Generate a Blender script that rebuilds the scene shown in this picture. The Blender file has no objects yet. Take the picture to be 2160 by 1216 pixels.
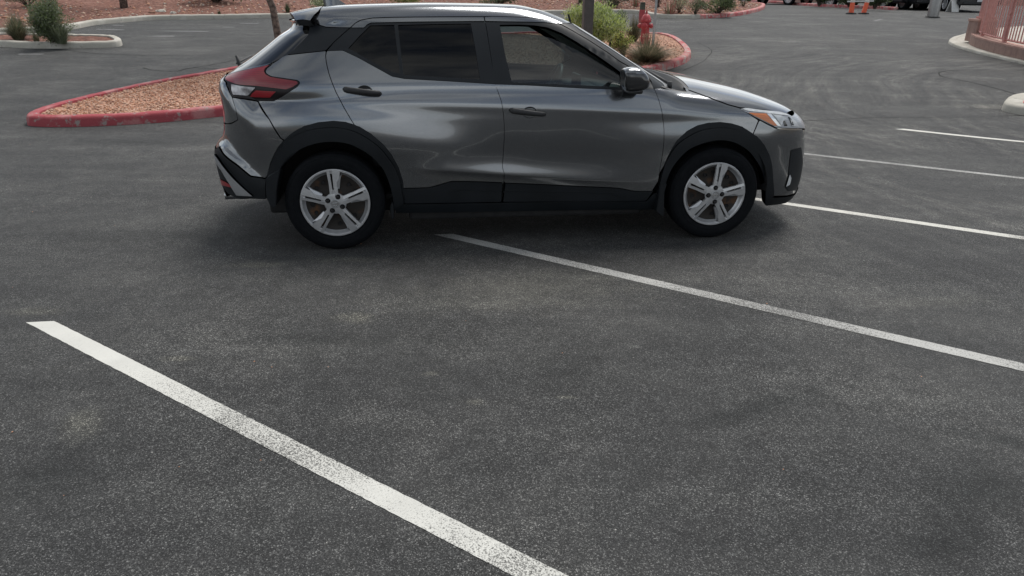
import bpy, bmesh, math, random
import numpy as np
from mathutils import Vector, Matrix
from mathutils.geometry import delaunay_2d_cdt
R = math.radians
random.seed(7); rng = np.random.default_rng(7)
scene = bpy.context.scene
COL = scene.collection

# ------------------------------------------------------------------ camera
CAM_H = 1.57988; FPX = 1500.0; PITCH = 0.3843967; ROLL = 0.0128817
_fw = np.array([0, math.cos(PITCH), -math.sin(PITCH)]); _rt = np.array([1.0, 0, 0]); _up = np.cross(_rt, _fw)
RGT = _rt*math.cos(ROLL) + _up*math.sin(ROLL); UPV = -_rt*math.sin(ROLL) + _up*math.cos(ROLL); FWD = _fw
CAM = np.array([0, 0, CAM_H])
cam_d = bpy.data.cameras.new('camera'); cam_o = bpy.data.objects.new('camera', cam_d); COL.objects.link(cam_o)
cam_d.sensor_width = 36; cam_d.lens = 36*FPX/2160; cam_d.clip_start = .05; cam_d.clip_end = 3000
cam_o.matrix_world = Matrix(((RGT[0], UPV[0], -FWD[0], 0), (RGT[1], UPV[1], -FWD[1], 0), (RGT[2], UPV[2], -FWD[2], CAM_H), (0, 0, 0, 1)))
scene.camera = cam_o

# ------------------------------------------------------------------ world + sun
SUN_EL, SUN_AZ = R(62), R(28)          # azimuth clockwise from +Y
wd = bpy.data.worlds.new('World'); scene.world = wd; wd.use_nodes = True
nt = wd.node_tree; N = nt.nodes; L = nt.links
bg = N['Background']; bg.inputs['Strength'].default_value = .092
sky = N.new('ShaderNodeTexSky'); sky.sky_type = 'NISHITA'; sky.sun_disc = False
sky.sun_elevation = SUN_EL; sky.sun_rotation = SUN_AZ; sky.air_density = 1.2; sky.dust_density = 2.0
tc = N.new('ShaderNodeTexCoord'); mp = N.new('ShaderNodeMapping'); mp.inputs['Scale'].default_value = (1.0, 1.0, 3.2)
nz = N.new('ShaderNodeTexNoise'); nz.inputs['Scale'].default_value = 2.3; nz.inputs['Detail'].default_value = 9; nz.inputs['Roughness'].default_value = .62
rp = N.new('ShaderNodeValToRGB'); rp.color_ramp.elements[0].position = .40; rp.color_ramp.elements[1].position = .55
nz2 = N.new('ShaderNodeTexNoise'); nz2.inputs['Scale'].default_value = 1.7; nz2.inputs['Detail'].default_value = 9
rp2 = N.new('ShaderNodeValToRGB'); rp2.color_ramp.elements[0].position = .35; rp2.color_ramp.elements[1].position = .68
rp2.color_ramp.elements[0].color = (3.2, 3.6, 4.1, 1); rp2.color_ramp.elements[1].color = (11.0, 11.2, 11.2, 1)
mx = N.new('ShaderNodeMixRGB')
L.new(tc.outputs['Generated'], mp.inputs['Vector']); L.new(mp.outputs[0], nz.inputs['Vector']); L.new(mp.outputs[0], nz2.inputs['Vector'])
L.new(nz.outputs['Fac'], rp.inputs[0]); L.new(nz2.outputs['Fac'], rp2.inputs[0])
mm = N.new('ShaderNodeMath'); mm.operation = 'MULTIPLY_ADD'; mm.inputs[1].default_value = .82; mm.inputs[2].default_value = .18
L.new(rp.outputs[0], mm.inputs[0]); L.new(mm.outputs[0], mx.inputs[0])
L.new(sky.outputs[0], mx.inputs[1]); L.new(rp2.outputs[0], mx.inputs[2]); sxyz = N.new('ShaderNodeSeparateXYZ'); L.new(tc.outputs['Generated'], sxyz.inputs[0])
zr = N.new('ShaderNodeMapRange'); zr.interpolation_type = 'SMOOTHSTEP'; zr.inputs[1].default_value = .25; zr.inputs[2].default_value = .85; zr.inputs[3].default_value = 1.0; zr.inputs[4].default_value = .50; L.new(sxyz.outputs[2], zr.inputs[0])
mz = N.new('ShaderNodeMixRGB'); mz.blend_type = 'MULTIPLY'; mz.inputs[0].default_value = 1; L.new(mx.outputs[0], mz.inputs[1]); L.new(zr.outputs[0], mz.inputs[2]); L.new(mz.outputs[0], bg.inputs['Color'])
sd = bpy.data.lights.new('sun', 'SUN'); sd.energy = 2.5; sd.angle = R(28); sd.color = (1, .965, .92)
so = bpy.data.objects.new('sun', sd); COL.objects.link(so)
sv = Vector((math.sin(SUN_AZ)*math.cos(SUN_EL), math.cos(SUN_AZ)*math.cos(SUN_EL), math.sin(SUN_EL)))
so.rotation_euler = sv.to_track_quat('Z', 'Y').to_euler()
vs = scene.view_settings; vs.view_transform = 'Standard'; vs.look = 'None'; vs.exposure = .44; vs.gamma = 1
scene.render.engine = 'CYCLES'
scene.cycles.max_bounces = 8; scene.cycles.transparent_max_bounces = 24

# ------------------------------------------------------------------ helpers
def G(y):
    """height of the lot: level at the car, climbing away from it"""
    y = np.asarray(y, float)
    ys = np.array([-1e4, 8.2, 9.2, 11, 15, 19, 24, 30, 36, 45, 70, 200, 2000])
    zs = np.array([0, 0, .012, .11, .40, .70, .98, 1.24, 1.42, 1.60, 1.9, 2.6, 6.0])
    return np.interp(y, ys, zs)
_ys = np.linspace(-5, 120, 2501); _zs = G(_ys)
_k = np.hanning(31); _k /= _k.sum(); _pad = np.pad(_zs, 15, mode='edge'); _zs = np.convolve(_pad, _k, 'valid')
def GZ(y): return float(np.interp(y, _ys, _zs)) if y < 115 else float(G(y))
def ray(px, py):
    d = FWD + RGT*(px-1080)/FPX - UPV*(py-608)/FPX
    return d
def gp(px, py, dz=0.0):
    """point of the ground seen at a pixel of the photograph"""
    d = ray(px, py); t = 1.0
    for _ in range(6000):
        P = CAM + d*t
        if P[2] <= GZ(P[1])+dz: break
        t += .02
        if P[1] > 110: break
    return Vector((P[0], P[1], GZ(P[1])+dz))
def tag(o, label=None, cat=None, group=None, kind=None):
    if label: o['label'] = label
    if cat: o['category'] = cat
    if group: o['group'] = group
    if kind: o['kind'] = kind
    return o
def empty(name, loc=(0, 0, 0), rz=0):
    o = bpy.data.objects.new(name, None); COL.objects.link(o); o.location = loc; o.rotation_euler = (0, 0, rz); o.empty_display_size = .2
    return o
def mesh(name, V, F, mat, parent=None, smooth=False, mats=None, mi=None, loc=None):
    me = bpy.data.meshes.new(name); me.from_pydata([tuple(v) for v in V], [], [tuple(f) for f in F])
    for m in (mats or [mat]): me.materials.append(m)
    if mi is not None: me.polygons.foreach_set('material_index', np.array(mi, np.int32))
    if smooth: me.polygons.foreach_set('use_smooth', np.ones(len(me.polygons), bool))
    me.update()
    o = bpy.data.objects.new(name, me); COL.objects.link(o)
    if parent: o.parent = parent
    if loc is not None: o.location = loc
    return o
def bm_obj(name, bm, mat, parent=None, smooth=False, angle=None):
    bmesh.ops.recalc_face_normals(bm, faces=bm.faces)
    me = bpy.data.meshes.new(name); bm.to_mesh(me); bm.free()
    for m in (mat if isinstance(mat, list) else [mat]): me.materials.append(m)
    if smooth or angle:
        me.polygons.foreach_set('use_smooth', np.ones(len(me.polygons), bool))
        if angle: me.set_sharp_from_angle(angle=R(angle))
    o = bpy.data.objects.new(name, me); COL.objects.link(o)
    if parent: o.parent = parent
    return o
def copy_tree(o, parent=None):
    c = o.copy(); COL.objects.link(c); c.parent = parent
    for ch in list(o.children): copy_tree(ch, c)
    return c
def add_box(bm, c, s, bev=0, rot=None, seg=2, taper=1.0, mi=0):
    r = bmesh.ops.create_cube(bm, size=1); vs_ = r['verts']
    for v in vs_:
        v.co = Vector((v.co.x*s[0], v.co.y*s[1], v.co.z*s[2]))
        if v.co.z > 0: v.co.x *= taper; v.co.y *= taper
    if bev:
        es = list({e for v in vs_ for e in v.link_edges})
        rr = bmesh.ops.bevel(bm, geom=es, offset=bev, segments=seg, affect='EDGES', profile=.5)
        vs_ = list({v for f in rr['faces'] for v in f.verts} | {v for v in vs_ if v.is_valid})
    M = (rot.to_4x4() if rot is not None else Matrix.Identity(4)); M = Matrix.Translation(Vector(c)) @ M
    bmesh.ops.transform(bm, matrix=M, verts=vs_)
    if mi:
        for f in {f for v in vs_ for f in v.link_faces}: f.material_index = mi
def add_tube(bm, pts, rad, seg=10, caps=True, mi=0):
    pts = [Vector(p) for p in pts]; n = len(pts); rad = rad if hasattr(rad, '__len__') else [rad]*n
    rings = []; ref = Vector((0, 0, 1))
    for i, p in enumerate(pts):
        t = (pts[min(i+1, n-1)]-pts[max(i-1, 0)]).normalized()
        if abs(t.dot(ref)) > .95: ref = Vector((0, 1, 0)) if abs(t.y) < .9 else Vector((1, 0, 0))
        a = t.cross(ref).normalized(); b = t.cross(a)
        rings.append([bm.verts.new(p+(a*math.cos(2*math.pi*k/seg)+b*math.sin(2*math.pi*k/seg))*rad[i]) for k in range(seg)])
    fs = []
    for i in range(n-1):
        for k in range(seg): fs.append(bm.faces.new((rings[i][k], rings[i][(k+1) % seg], rings[i+1][(k+1) % seg], rings[i+1][k])))
    if caps: fs.append(bm.faces.new(rings[0][::-1])); fs.append(bm.faces.new(rings[-1]))
    for f in fs: f.material_index = mi
def add_lathe(bm, prof, seg=32, M=None, cap=(False, False), mi=0):
    """profile (r, h) turned about local z"""
    M = M or Matrix.Identity(4); rings = []
    for r_, h in prof:
        rings.append([bm.verts.new(M @ Vector((r_*math.cos(2*math.pi*k/seg), r_*math.sin(2*math.pi*k/seg), h))) for k in range(seg)])
    fs = []
    for i in range(len(rings)-1):
        for k in range(seg): fs.append(bm.faces.new((rings[i][k], rings[i][(k+1) % seg], rings[i+1][(k+1) % seg], rings[i+1][k])))
    if cap[0]: fs.append(bm.faces.new(rings[0][::-1]))
    if cap[1]: fs.append(bm.faces.new(rings[-1]))
    for f in fs: f.material_index = mi
def resample(P, step, closed=False):
    P = [np.array(p, float) for p in P]
    if closed: P = P+[P[0]]
    out = []
    for a, b in zip(P[:-1], P[1:]):
        n = max(1, int(np.ceil(np.linalg.norm(b-a)/step)))
        for k in range(n): out.append(a+(b-a)*k/n)
    if not closed: out.append(P[-1])
    return np.array(out)
def catmull(P, n=8, closed=False):
    P = [np.array(p, float) for p in P]; m = len(P); out = []
    rngs = range(m) if closed else range(m-1)
    for i in rngs:
        p0 = P[(i-1) % m] if (closed or i > 0) else 2*P[0]-P[1]
        p1 = P[i]; p2 = P[(i+1) % m]
        p3 = P[(i+2) % m] if (closed or i+2 < m) else 2*P[-1]-P[-2]
        for k in range(n):
            t = k/n
            out.append(.5*((2*p1)+(-p0+p2)*t+(2*p0-5*p1+4*p2-p3)*t*t+(-p0+3*p1-3*p2+p3)*t**3))
    if not closed: out.append(P[-1])
    return out
def in_poly(pts, poly):
    x, y = pts[:, 0], pts[:, 1]; ins = np.zeros(len(pts), bool); q = np.roll(poly, 1, 0)
    for (x1, y1), (x2, y2) in zip(poly, q):
        if y1 == y2: continue
        c = ((y1 > y) != (y2 > y)) & (x < (x2-x1)*(y-y1)/(y2-y1)+x1); ins ^= c
    return ins
def cdt(loops, step, creases=()):
    """triangulate loops (even-odd) with a grid inside -> verts (n,2), faces, loop index lists"""
    loops = [np.asarray(l, float) for l in loops]; allp = np.vstack(loops)
    lo, hi = allp.min(0), allp.max(0)
    xs = np.arange(lo[0], hi[0], step[0]); ys = np.arange(lo[1], hi[1], step[1])
    gx, gy = np.meshgrid(xs, ys); gx = gx + 0.0
    g = np.stack([gx.ravel(), gy.ravel()], 1)
    ins = np.zeros(len(g), bool)
    for l in loops: ins ^= in_poly(g, l)
    g = g[ins]
    cr = []
    for c in creases:
        ins = np.zeros(len(c), bool)
        for l in loops: ins ^= in_poly(c, l)
        d = np.sqrt(((c[:, None]-allp[None])**2).sum(-1)).min(1); c = c[ins & (d > .004)]
        if len(c) > 1: cr.append(c)
    nb = len(allp); allp = np.vstack([allp]+cr)
    if len(g):
        sc = np.array([1/step[0], 1/step[1]]); keep = np.ones(len(g), bool)
        for i in range(0, len(g), 400):
            d = ((g[i:i+400, None]*sc-allp[None]*sc)**2).sum(-1).min(1); keep[i:i+400] = d > .2
        g = g[keep]
    V = np.vstack([allp, g]); E = []; k = 0; idx = []
    for l in loops:
        n = len(l); E += [(k+i, k+(i+1) % n) for i in range(n)]; idx.append(list(range(k, k+n))); k += n
    for c in cr: E += [(k+i, k+i+1) for i in range(len(c)-1)]; k += len(c)
    vo, eo, fo, ov, oe, of = delaunay_2d_cdt([Vector(v) for v in V], E, [], 0, 1e-7)
    vo = np.array([tuple(v) for v in vo]); F = np.array([tuple(f) for f in fo])
    cen = vo[F].mean(1); ins = np.zeros(len(F), bool)
    for l in loops: ins ^= in_poly(cen, l)
    mp_ = {}
    for i, o in enumerate(ov):
        for q in o: mp_[q] = i
    return vo, F[ins], [[mp_[i] for i in l] for l in idx]

# ------------------------------------------------------------------ materials
def new_mat(name):
    m = bpy.data.materials.new(name); m.use_nodes = True; return m, m.node_tree.nodes, m.node_tree.links, m.node_tree.nodes['Principled BSDF']
def pset(b, **k):
    nm = dict(col='Base Color', rough='Roughness', metal='Metallic', spec='Specular IOR Level', coat='Coat Weight', crough='Coat Roughness', trans='Transmission Weight', ior='IOR', alpha='Alpha', sheen='Sheen Weight')
    for a, v in k.items():
        if a == 'col' and len(v) == 3: v = (*v, 1)
        b.inputs[nm[a]].default_value = v
def var_mat(name, c1, c2, scale=30, rough=.6, metal=0, bump=0, bscale=None, detail=4, spec=.5, coat=0, crough=.03, rvar=0, space='Object', lo=.35, hi=.65):
    """two-tone procedural material with noise, optional bump"""
    m, N, L, b = new_mat(name); pset(b, rough=rough, metal=metal, spec=spec, coat=coat, crough=crough)
    tc = N.new('ShaderNodeTexCoord'); nz = N.new('ShaderNodeTexNoise'); nz.inputs['Scale'].default_value = scale; nz.inputs['Detail'].default_value = detail
    L.new(tc.outputs[space], nz.inputs['Vector'])
    rp = N.new('ShaderNodeValToRGB'); e = rp.color_ramp.elements; e[0].position = lo; e[1].position = hi; e[0].color = (*c1, 1); e[1].color = (*c2, 1)
    L.new(nz.outputs['Fac'], rp.inputs[0]); L.new(rp.outputs[0], b.inputs['Base Color'])
    if rvar:
        mr = N.new('ShaderNodeMapRange'); mr.inputs[1].default_value = .3; mr.inputs[2].default_value = .7; mr.inputs[3].default_value = rough-rvar; mr.inputs[4].default_value = rough+rvar
        L.new(nz.outputs['Fac'], mr.inputs[0]); L.new(mr.outputs[0], b.inputs['Roughness'])
    if bump:
        n2 = N.new('ShaderNodeTexNoise'); n2.inputs['Scale'].default_value = bscale or scale*3; n2.inputs['Detail'].default_value = 6; L.new(tc.outputs[space], n2.inputs['Vector'])
        bp = N.new('ShaderNodeBump'); bp.inputs['Strength'].default_value = bump; bp.inputs['Distance'].default_value = .01
        L.new(n2.outputs['Fac'], bp.inputs['Height']); L.new(bp.outputs[0], b.inputs['Normal'])
    return m
def glass_mat(name, tint, rough=.0, refl=1.0, k=1.7):
    """thin pane: tinted see-through plus fresnel reflection"""
    m, N, L, b = new_mat(name); N.remove(b); out = N['Material Output']
    t = N.new('ShaderNodeBsdfTransparent'); t.inputs[0].default_value = (*tint, 1)
    g = N.new('ShaderNodeBsdfGlossy'); g.inputs['Roughness'].default_value = rough; g.inputs[0].default_value = (refl, refl, refl, 1)
    lw = N.new('ShaderNodeLayerWeight'); lw.inputs[0].default_value = .5; pw_ = N.new('ShaderNodeMath'); pw_.operation = 'POWER'; pw_.inputs[1].default_value = 5; L.new(lw.outputs['Facing'], pw_.inputs[0]); fr = N.new('ShaderNodeMath'); fr.operation = 'MULTIPLY_ADD'; fr.inputs[1].default_value = .95; fr.inputs[2].default_value = .05; L.new(pw_.outputs[0], fr.inputs[0])
    ml = N.new('ShaderNodeMath'); ml.operation = 'MULTIPLY'; ml.inputs[1].default_value = k; ml.use_clamp = True
    L.new(fr.outputs[0], ml.inputs[0]); mx = N.new('ShaderNodeMixShader'); L.new(ml.outputs[0], mx.inputs[0]); L.new(t.outputs[0], mx.inputs[1]); L.new(g.outputs[0], mx.inputs[2]); L.new(mx.outputs[0], out.inputs[0])
    return m
# ------------------------------------------------------------------ asphalt
def mix_node(N, L, fac, a, b, mode='MIX'):
    m = N.new('ShaderNodeMixRGB'); m.blend_type = mode
    for s, v in zip(m.inputs, (fac, a, b)):
        if hasattr(v, 'is_linked') or hasattr(v, 'links'): L.new(v, s)
        else: s.default_value = v if not isinstance(v, tuple) else (*v, 1) if len(v) == 3 else v
    return m.outputs[0]
def math_node(N, L, op, a, b=None, c=None, clamp=False):
    m = N.new('ShaderNodeMath'); m.operation = op; m.use_clamp = clamp
    for s, v in zip(m.inputs, (a, b, c)):
        if v is None: continue
        if hasattr(v, 'links'): L.new(v, s)
        else: s.default_value = v
    return m.outputs[0]
def asphalt():
    m, N, L, b = new_mat('asphalt'); tc = N.new('ShaderNodeTexCoord').outputs['Object']
    def noise(scale, detail=4, rough=.5, vec=tc, dist=0):
        n = N.new('ShaderNodeTexNoise'); n.inputs['Scale'].default_value = scale; n.inputs['Detail'].default_value = detail; n.inputs['Roughness'].default_value = rough; n.inputs['Distortion'].default_value = dist
        L.new(vec, n.inputs['Vector']); return n.outputs['Fac']
    def ramp(f, stops):
        r = N.new('ShaderNodeValToRGB'); e = r.color_ramp.elements
        e[0].position, e[0].color = stops[0][0], (*stops[0][1], 1); e[1].position, e[1].color = stops[-1][0], (*stops[-1][1], 1)
        for p, c in stops[1:-1]: q = e.new(p); q.color = (*c, 1)
        L.new(f, r.inputs[0]); return r.outputs[0]
    big = noise(.8, 7, .68, dist=.3)
    base = ramp(big, [(.3, (.033, .034, .035)), (.5, (.046, .047, .047)), (.70, (.076, .076, .074))])
    # drawn-out wheel wear, lengthways across the lot
    mp = N.new('ShaderNodeMapping'); mp.inputs['Rotation'].default_value = (0, 0, -.25); mp.inputs['Scale'].default_value = (.35, 2.2, 1); L.new(tc, mp.inputs[0])
    st = noise(1.3, 6, .6, mp.outputs[0])
    base = mix_node(N, L, .5, base, ramp(st, [(.3, (.62, .63, .65)), (.5, (1, 1, 1)), (.70, (1.6, 1.6, 1.56))]), 'MULTIPLY')
    mid = noise(9, 6, .7); base = mix_node(N, L, .8, base, ramp(mid, [(.32, (.74,)*3), (.5, (1,)*3), (.68, (1.34,)*3)]), 'MULTIPLY')
    # grain: stones of the mix, a few of them pale
    vo = N.new('ShaderNodeTexVoronoi'); vo.inputs['Scale'].default_value = 265; L.new(tc, vo.inputs['Vector'])
    sep = N.new('ShaderNodeSeparateColor'); L.new(vo.outputs['Color'], sep.inputs[0])
    grain = ramp(sep.outputs[0], [(0, (.20, .20, .21)), (.5, (.68, .68, .68)), (.80, (1.55, 1.55, 1.53)), (.92, (2.7, 2.68, 2.62)), (1, (5.2, 5.1, 4.95))])
    gm = ramp(noise(1.1, 3), [(.35, (.6,)*3), (.65, (1,)*3)])
    base = mix_node(N, L, gm, base, mix_node(N, L, 1.0, base, grain, 'MULTIPLY'))
    vo2 = N.new('ShaderNodeTexVoronoi'); vo2.inputs['Scale'].default_value = 26; L.new(tc, vo2.inputs['Vector'])
    s2 = N.new('ShaderNodeSeparateColor'); L.new(vo2.outputs['Color'], s2.inputs[0])
    chip = math_node(N, L, 'MULTIPLY', math_node(N, L, 'GREATER_THAN', s2.outputs[1], .965), math_node(N, L, 'LESS_THAN', vo2.outputs['Distance'], .09))
    base = mix_node(N, L, chip, base, (.24, .24, .23))
    fine = noise(420, 2, .5)
    base = mix_node(N, L, .9, base, ramp(fine, [(.3, (.45,)*3), (.7, (1.55,)*3)]), 'MULTIPLY')
    # dusty scuffs and darker oil patches where the photo has them
    wob = noise(7, 5, .65)
    def spot(px, py, rx, ry, ang, col, amt, soft=.6):
        amt = min(1, amt*1.6)
        nonlocal base
        P = gp(px, py); v = N.new('ShaderNodeVectorMath'); v.operation = 'SUBTRACT'; L.new(tc, v.inputs[0]); v.inputs[1].default_value = (P.x, P.y, P.z)
        r_ = N.new('ShaderNodeVectorRotate'); r_.rotation_type = 'Z_AXIS'; r_.inputs['Angle'].default_value = -ang; L.new(v.outputs[0], r_.inputs['Vector'])
        w = N.new('ShaderNodeVectorMath'); w.operation = 'MULTIPLY'; w.inputs[1].default_value = (1/rx, 1/ry, 0); L.new(r_.outputs[0], w.inputs[0])
        ln = N.new('ShaderNodeVectorMath'); ln.operation = 'LENGTH'; L.new(w.outputs[0], ln.inputs[0])
        d = math_node(N, L, 'ADD', ln.outputs['Value'], math_node(N, L, 'MULTIPLY_ADD', wob, 1.5, -.75))
        mr = N.new('ShaderNodeMapRange'); mr.interpolation_type = 'SMOOTHSTEP'; L.new(d, mr.inputs[0]); mr.inputs[1].default_value = 1.1; mr.inputs[2].default_value = 1.1-soft-.5; mr.inputs[3].default_value = 0; mr.inputs[4].default_value = amt
        base = mix_node(N, L, mr.outputs[0], base, mix_node(N, L, 1.0, base, col, 'MULTIPLY'))
    LT = (1.9, 1.85, 1.65); DK = (.45, .47, .48)
    for a in [(1130, 610, 1.1, .42, .25, (1.5, 1.47, 1.36), .6), (750, 672, .14, .09, 0, LT, .9), (540, 560, .28, .07, .1, LT, .55), (1340, 733, .05, .03, 0, (2.6, 2.6, 2.5), .9),
              (730, 548, .35, .08, 0, LT, .5), (170, 900, .10, .16, .5, LT, .7), (1000, 852, .06, .04, 0, LT, .7), (1195, 842, .06, .02, 0, LT, .6), (380, 758, .12, .04, 0, LT, .6), (910, 790, .05, .03, 0, LT, .6),
              (80, 660, .2, .08, 0, LT, .5), (1950, 640, .5, .12, .2, (1.4, 1.38, 1.3), .5), (2090, 225, .8, .25, 0, (2.0, 1.95, 1.8), .8), (1010, 385, .5, .2, 0, LT, .3),
              (2070, 1040, .30, .22, .6, DK, 1), (1990, 1150, .22, .12, .4, DK, .9), (1620, 860, .55, .10, .45, DK, .6), (2150, 940, .35, .07, -.3, DK, .7), (110, 1000, .35, .25, .3, DK, .5), (230, 300, 1.6, .3, 0, DK, .4),
              (700, 715, .9, .1, 0, DK, .4), (1200, 780, .3, .3, 0, DK, .3), (300, 500, 1.2, .3, 0, DK, .35)]: spot(*a)
    # arcs that turning tyres leave round the corner on the right
    for (cx, cy, fr, lo_r, hi_r, amt) in [(9.5, 11.5, 4.2, 2.2, 9.5, .55), (14.5, 8.0, 3.0, 4.5, 14.5, .55)]:
        v = N.new('ShaderNodeVectorMath'); v.operation = 'SUBTRACT'; L.new(tc, v.inputs[0]); v.inputs[1].default_value = (cx, cy, 0)
        w = N.new('ShaderNodeVectorMath'); w.operation = 'MULTIPLY'; w.inputs[1].default_value = (1, 1, 0); L.new(v.outputs[0], w.inputs[0])
        ln = N.new('ShaderNodeVectorMath'); ln.operation = 'LENGTH'; L.new(w.outputs[0], ln.inputs[0])
        rr = math_node(N, L, 'ADD', ln.outputs['Value'], math_node(N, L, 'MULTIPLY', noise(.25, 1), 1.6))
        cv = N.new('ShaderNodeCombineXYZ'); L.new(rr, cv.inputs[0])
        ns = N.new('ShaderNodeTexNoise'); ns.inputs['Scale'].default_value = fr; ns.inputs['Detail'].default_value = 4; ns.inputs['Roughness'].default_value = .75; L.new(cv.outputs[0], ns.inputs['Vector'])
        lay = ramp(ns.outputs['Fac'], [(.34, (.42, .43, .47)), (.5, (1, 1, 1)), (.66, (1.9, 1.85, 1.75))])
        m1 = N.new('ShaderNodeMapRange'); m1.interpolation_type = 'SMOOTHSTEP'; L.new(ln.outputs['Value'], m1.inputs[0]); m1.inputs[1].default_value = hi_r; m1.inputs[2].default_value = hi_r-2.5
        m2 = N.new('ShaderNodeMapRange'); m2.interpolation_type = 'SMOOTHSTEP'; L.new(ln.outputs['Value'], m2.inputs[0]); m2.inputs[1].default_value = lo_r-1; m2.inputs[2].default_value = lo_r
        msk = math_node(N, L, 'MULTIPLY', math_node(N, L, 'MULTIPLY', m1.outputs[0], m2.outputs[0]), math_node(N, L, 'MULTIPLY', ramp(noise(.5, 2), [(.34, (0,)*3), (.5, (1,)*3)]), amt))
        base = mix_node(N, L, msk, base, mix_node(N, L, 1.0, base, lay, 'MULTIPLY'))
    L.new(base, b.inputs['Base Color']); pset(b, rough=.78, spec=.35)
    h = math_node(N, L, 'ADD', math_node(N, L, 'MULTIPLY', sep.outputs[0], .6), noise(190, 3, .6))
    bp = N.new('ShaderNodeBump'); bp.inputs['Strength'].default_value = .8; bp.inputs['Distance'].default_value = .005; L.new(h, bp.inputs['Height']); L.new(bp.outputs[0], b.inputs['Normal'])
    return m
M_ASPH = asphalt()
def ground_sheet():
    ys = np.unique(np.concatenate([np.linspace(-900, -20, 12), np.arange(-20, 60, .5), np.linspace(60, 120, 20), np.linspace(130, 1500, 14)]))
    xs = np.concatenate([np.linspace(-1200, -60, 12), np.linspace(-55, 55, 45), np.linspace(60, 1200, 12)])
    V = [(x, y, GZ(y)) for y in ys for x in xs]; nx = len(xs)
    F = [(j*nx+i, j*nx+i+1, (j+1)*nx+i+1, (j+1)*nx+i) for j in range(len(ys)-1) for i in range(nx-1)]
    tag(mesh('parking_lot_ground', V, F, M_ASPH, smooth=True), kind='structure')
ground_sheet()

# ------------------------------------------------------------------ painted lines
def paint(name, col, wear=.5, scale=105, dark=(.085, .085, .082), g=None):
    m, N, L, b = new_mat(name); tc = N.new('ShaderNodeTexCoord').outputs['Object']
    n1 = N.new('ShaderNodeTexNoise'); n1.inputs['Scale'].default_value = scale*1.6; n1.inputs['Detail'].default_value = 5; n1.inputs['Roughness'].default_value = .75; L.new(tc, n1.inputs['Vector'])
    n2 = N.new('ShaderNodeTexNoise'); n2.inputs['Scale'].default_value = 1.15; n2.inputs['Detail'].default_value = 4; L.new(tc, n2.inputs['Vector'])
    th = N.new('ShaderNodeMapRange'); th.inputs[1].default_value = .36; th.inputs[2].default_value = .62; th.inputs[3].default_value = .30+(.12 if name == 'worn_line_paint' else 0); th.inputs[4].default_value = .30+wear*.5; L.new(n2.outputs['Fac'], th.inputs[0])
    thr = th.outputs[0]
    if g:
        sx = N.new('ShaderNodeSeparateXYZ'); L.new(tc, sx.inputs[0]); mg = N.new('ShaderNodeMapRange'); mg.interpolation_type = 'SMOOTHSTEP'; L.new(sx.outputs[1], mg.inputs[0])
        mg.inputs[1].default_value = g[0]; mg.inputs[2].default_value = g[1]; mg.inputs[3].default_value = -.14; mg.inputs[4].default_value = .07; thr = math_node(N, L, 'ADD', thr, mg.outputs[0])
    d = math_node(N, L, 'SUBTRACT', n1.outputs['Fac'], thr)
    f = math_node(N, L, 'MULTIPLY_ADD', d, 9.0, .5, clamp=True)
    vo = N.new('ShaderNodeTexVoronoi'); vo.feature = 'DISTANCE_TO_EDGE'; vo.inputs['Scale'].default_value = 34; L.new(tc, vo.inputs['Vector'])
    cr = math_node(N, L, 'MULTIPLY_ADD', vo.outputs['Distance'], 30.0, .6, clamp=True)
    n3 = N.new('ShaderNodeTexNoise'); n3.inputs['Scale'].default_value = 5; L.new(tc, n3.inputs['Vector'])
    pc = mix_node(N, L, n3.outputs['Fac'], col, tuple(c*.78 for c in col))
    pc = mix_node(N, L, cr, tuple(c*.45 for c in col), pc)
    L.new(mix_node(N, L, f, dark, pc), b.inputs['Base Color']); pset(b, rough=.75, spec=.3)
    bp = N.new('ShaderNodeBump'); bp.inputs['Strength'].default_value = .5; bp.inputs['Distance'].default_value = .003; L.new(n1.outputs['Fac'], bp.inputs['Height']); L.new(bp.outputs[0], b.inputs['Normal'])
    return m
_a, _b = gp(85, 681).y, gp(1079, 1183).y
M_NEAR = paint('near_line_paint', (.64, .64, .60), .32, g=(_a-(_a-_b)*.12, _a-(_a-_b)*.62))
M_LINE = paint('white_line_paint', (.66, .65, .60), .40)
M_LINE2 = paint('worn_line_paint', (.50, .50, .48), .50)
M_FAINT = paint('faded_line_paint', (.26, .26, .26), .6, dark=(.06, .06, .06))
def strip(name, P, Q, w, mat, lift=.002, skew=0.0):
    P = np.array(P[:2]); Q = np.array(Q[:2]); d = (Q-P); ln = np.linalg.norm(d); d /= ln; n = np.array([-d[1], d[0]])
    K = max(1, int(ln/.022)); V = []; F = []
    for k in range(K+1):
        c = P+d*ln*k/K
        for s in (-1, 1):
            q = c+n*s*(w/2+random.uniform(-.0014, .0014)) + (d*s*skew*max(0, 1-k/9)); V.append((q[0], q[1], GZ(q[1])+lift))
        if k: F.append((2*k-2, 2*k, 2*k+1, 2*k-1))
    o = mesh(name, V, F, mat); tag(o, kind='structure'); return o
for (a, b_, w, m, ext) in [((85, 681), (1079, 1186), .093, M_NEAR, 3.0), ((935, 496), (2160, 776), .094, M_LINE2, 1.6), ((1560, 417), (2160, 504), .092, M_LINE, 1.4), ((1600, 314), (2155, 377), .090, M_LINE2, 1.3), ((1897, 273), (2160, 300), .092, M_LINE, 1.6)]:
    P, Q = gp(*a), gp(*b_); Q = Q+(Q-P).normalized()*ext
    strip('parking_line', P, Q, w, m, skew=.05)
_P1, _P2, _Q1 = gp(85, 681), gp(935, 496), gp(1079, 1183); _st = _P1-_P2; _dr = (_Q1-_P1).normalized()
for k in range(1, 5): strip('parking_line', _P1+_st*k, _P1+_st*k+_dr*5.4, .08, M_LINE, skew=.05)
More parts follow.
